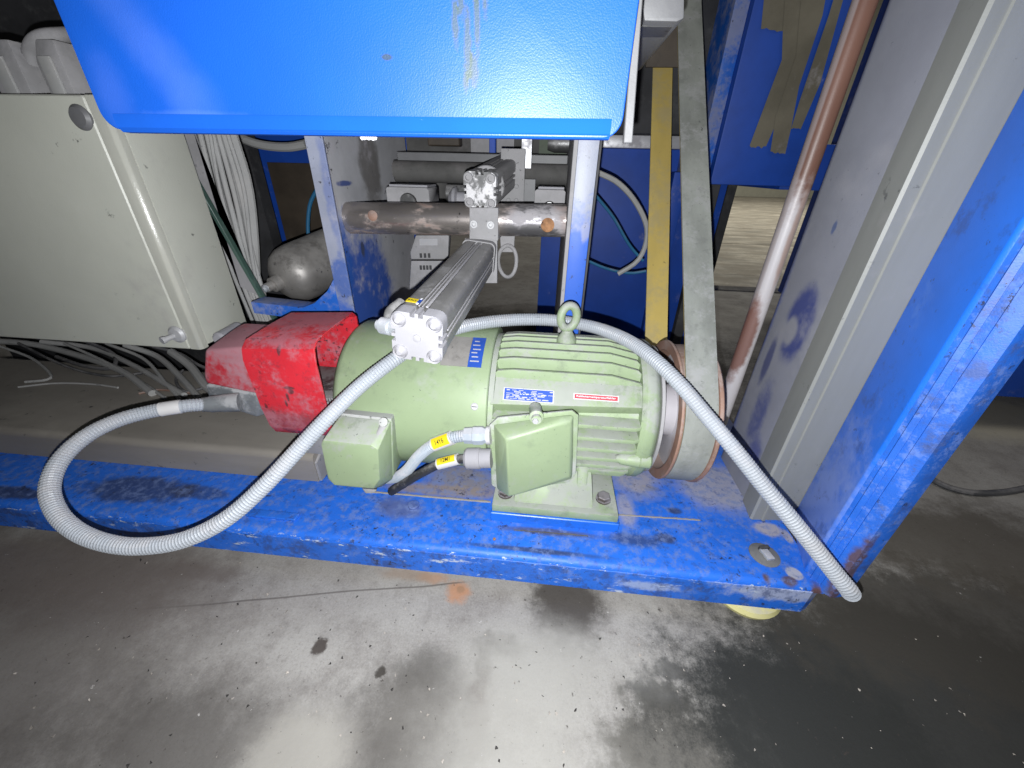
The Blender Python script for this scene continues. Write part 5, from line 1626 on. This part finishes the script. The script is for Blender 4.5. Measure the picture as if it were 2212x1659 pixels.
# thin hoses between post and belt
for lab, pts, r, m_ in (
    ('pale grey hose curving between the post and the yellow belt run', ((0.1229, 1.3500, 0.7948), (0.1892, 1.3500, 0.7678), (0.2545, 1.3500, 0.7119), (0.3020, 1.3500, 0.6325), (0.2913, 1.3500, 0.5458), (0.2243, 1.3500, 0.4895)), 0.008, 'cable'),
    ('thin blue hose drooping behind the yellow belt run', ((0.1300, 1.4200, 0.7309), (0.1996, 1.4200, 0.6633), (0.2672, 1.4200, 0.5773), (0.3329, 1.4200, 0.5180)), 0.005, 'cable_blue'),
    ('thin blue hose low beside the right post', ((0.1153, 1.3800, 0.5326), (0.1944, 1.3800, 0.5048), (0.2750, 1.3800, 0.4926), (0.3325, 1.3800, 0.5031)), 0.005, 'cable_blue')):
    bm = bm_new()
    sweep(bm, spline(pts, 0.02), r, 8)
    obj('thin_hose', bm, m_, label=lab, cat='hose', group='thin hoses behind the belt')

rm = thing('rear_cabinet', (0.3, 1.9, 0.0), 'dark blue cabinet behind post and belt with pale ledge', 'cabinet')
bm = bm_new()
box(bm, (-0.05, 1.90, 0.0005), (0.72, 2.3, 0.88), 0.003, 2)
obj('cabinet_body', bm, 'blue_bg', rm)
bm = bm_new()
box(bm, (-0.05, 1.86, 0.8805), (0.60, 2.2, 0.925), 0.004, 2)
obj('pale_ledge', bm, 'alu_bright', rm)
bm = bm_new()
box(bm, (-0.05, 1.80, 0.926), (0.60, 2.2, 1.5), 0.004, 2)
obj('dark_head', bm, 'dark', rm)

# ================================================================== RIGHT BACKGROUND
cab = thing('blue_cabinet', (0.85, 1.7, 0.74), 'blue sheet-metal cabinet with brown tape strips behind the belt', 'cabinet')
bm = bm_new()
box(bm, (0.545, 1.60, 0.765), (0.852, 2.2, 2.0), 0.004, 2)
obj('cabinet_shell', bm, 'blue_bg', cab)
bm = bm_new()
box(bm, (0.855, 1.75, 0.75), (1.6, 2.4, 0.90), 0.003, 2)
obj('cabinet_shelf', bm, 'blue_bg', cab)
bm = bm_new()
box(bm, (0.500, 1.63, 0.80), (0.5445, 2.1, 2.0), 0.004, 2)
obj('cabinet_door', bm, 'blue_dusty', cab)
bm = bm_new()
for q in ((0.60, 1.75), (1.04, 1.75), (0.60, 2.1), (1.04, 2.1)):
    pass
bm.free()
for q in ((0.60, 1.72), (0.82, 2.12), (0.60, 2.12)):
    bm = bm_new()
    box(bm, (q[0] - 0.02, q[1] - 0.02, 0.0005), (q[0] + 0.02, q[1] + 0.02, 0.7645), 0.002, 1)
    obj('cabinet_leg', bm, 'dark', cab)
bm = bm_new()
box(bm, (0.52, 1.60, 0.0006), (0.74, 1.76, 0.006))
obj('floor_plate', bm, 'blue_dusty', cab)
tapes = [
    ('short brown tape strip at upper left of the tape patch', ((0.5828, 1.5980, 1.1815), (0.6474, 1.5980, 1.1750)), ((0.6589, 1.5980, 1.2834), (0.5623, 1.5980, 1.2843))),
    ('brown tape strip slanting to the lower left of the tape patch', ((0.6421, 1.5970, 0.8814), (0.6954, 1.5970, 0.8783)), ((0.7094, 1.5970, 0.9672), (0.7151, 1.5970, 1.1830), (0.7025, 1.5970, 1.2826), (0.6192, 1.5970, 1.2834), (0.6463, 1.5970, 1.1769), (0.6673, 1.5970, 1.1089))),
    ('middle brown tape strip reaching lowest in the tape patch', ((0.7138, 1.5960, 0.8666), (0.7636, 1.5960, 0.8648)), ((0.7567, 1.5960, 0.9338), (0.7411, 1.5960, 1.0431), (0.7454, 1.5960, 1.2103), (0.7333, 1.5960, 1.2820), (0.6631, 1.5960, 1.2827), (0.7052, 1.5960, 1.1187), (0.6975, 1.5960, 0.9669))),
    ('brown tape strip on the right beside the rusty pipe', ((0.7578, 1.5975, 0.9326), (0.7880, 1.5975, 0.9331)), ((0.8019, 1.5975, 1.0518), (0.7863, 1.5975, 1.2820), (0.7615, 1.5975, 1.2822), (0.7633, 1.5975, 1.2126), (0.7570, 1.5975, 1.0055))),
]
for lab, foot_e, rest in tapes:
    bm = bm_new()
    a, b = V(foot_e[0]), V(foot_e[1])
    lower = [a.lerp(b, i / 8) + V((0, 0, random.uniform(-0.004, 0.004))) for i in range(9)]
    extrude_poly(bm, lower + [V(p) for p in rest], (0, 0.0006, 0))
    obj('tape_strip', bm, 'tape', label=lab, cat='tape', group='tape strips on the blue cabinet')
pipe = thing('rusty_pipe', (0.56, 1.05, 0.122), 'vertical rusty copper-brown pipe streaked with white dust before the cabinet', 'pipe')
bm = bm_new()
lathe(bm, (0.5585, 1.05, 0.0005), (0, 0, 1), [(0, 0.0215), (1.8, 0.0215)], 32)
obj('pipe_body', bm, 'copper', pipe)

# boards lying far behind on the floor
brd = thing('floor_boards', (4.0, 8.0, 0.0), 'pale streaked boards on the floor under the taped cabinet', 'boards')
yb = 3.15
for i in range(14):
    bm = bm_new()
    wd = 0.42 + 0.09 * i
    box(bm, (0.9, yb, 0.0008), (9.5 + random.uniform(-0.4, 0.4), yb + wd - 0.015, 0.03 + random.uniform(-0.004, 0.004)), 0.003, 1)
    obj('board', bm, 'wood', brd)
    yb += wd

# blue machine at far right
rmx = thing('right_machine', (1.7, 1.5, 0.0), 'blue machine side standing beyond the column at the right edge', 'machine')
bm = bm_new()
box(bm, (1.46, 1.30, 0.15), (2.6, 2.6, 1.6), 0.004, 2)
obj('machine_side', bm, 'blue_bg', rmx)
for q in ((1.62, 1.45), (2.2, 1.45), (1.62, 2.4)):
    bm = bm_new()
    box(bm, (q[0] - 0.03, q[1] - 0.03, 0.0005), (q[0] + 0.03, q[1] + 0.03, 0.1495), 0.002, 1)
    obj('machine_leg', bm, 'dark', rmx)
bm = bm_new()
sweep(bm, spline([(1.1935, 1.0941, 0.0080), (1.1925, 0.9877, 0.0080), (1.2506, 0.9510, 0.0080), (1.3616, 0.9647, 0.0080), (1.5264, 1.0192, 0.0080)], 0.02), 0.009, 10)
obj('floor_cable', bm, 'cable_dark', label='dark cable lying on the floor right of the column', cat='cable')

# chips and crumbs scattered on the floor
random.seed(5)
bm = bm_new()
for i in range(150):
    x, y = random.uniform(-0.9, 0.9), random.uniform(0.16, 0.52)
    s = random.uniform(0.001, 0.0032)
    hull(bm, [V((x + random.uniform(-s, s), y + random.uniform(-s, s), random.uniform(0.0, s))) for _ in range(7)])
obj('floor_crumbs', bm, 'debris', label='pale crumbs and chips scattered on the concrete floor', cat='debris', kind='stuff')
bm = bm_new()
for i in range(110):
    x, y = random.uniform(-0.9, 0.5), random.uniform(0.16, 0.50)
    s = random.uniform(0.001, 0.0035)
    hull(bm, [V((x + random.uniform(-s, s), y + random.uniform(-s, s), random.uniform(0.0, s * 0.7))) for _ in range(7)])
obj('dark_crumbs', bm, 'debris_dark', label='dark grit scattered on the concrete floor', cat='debris', kind='stuff')
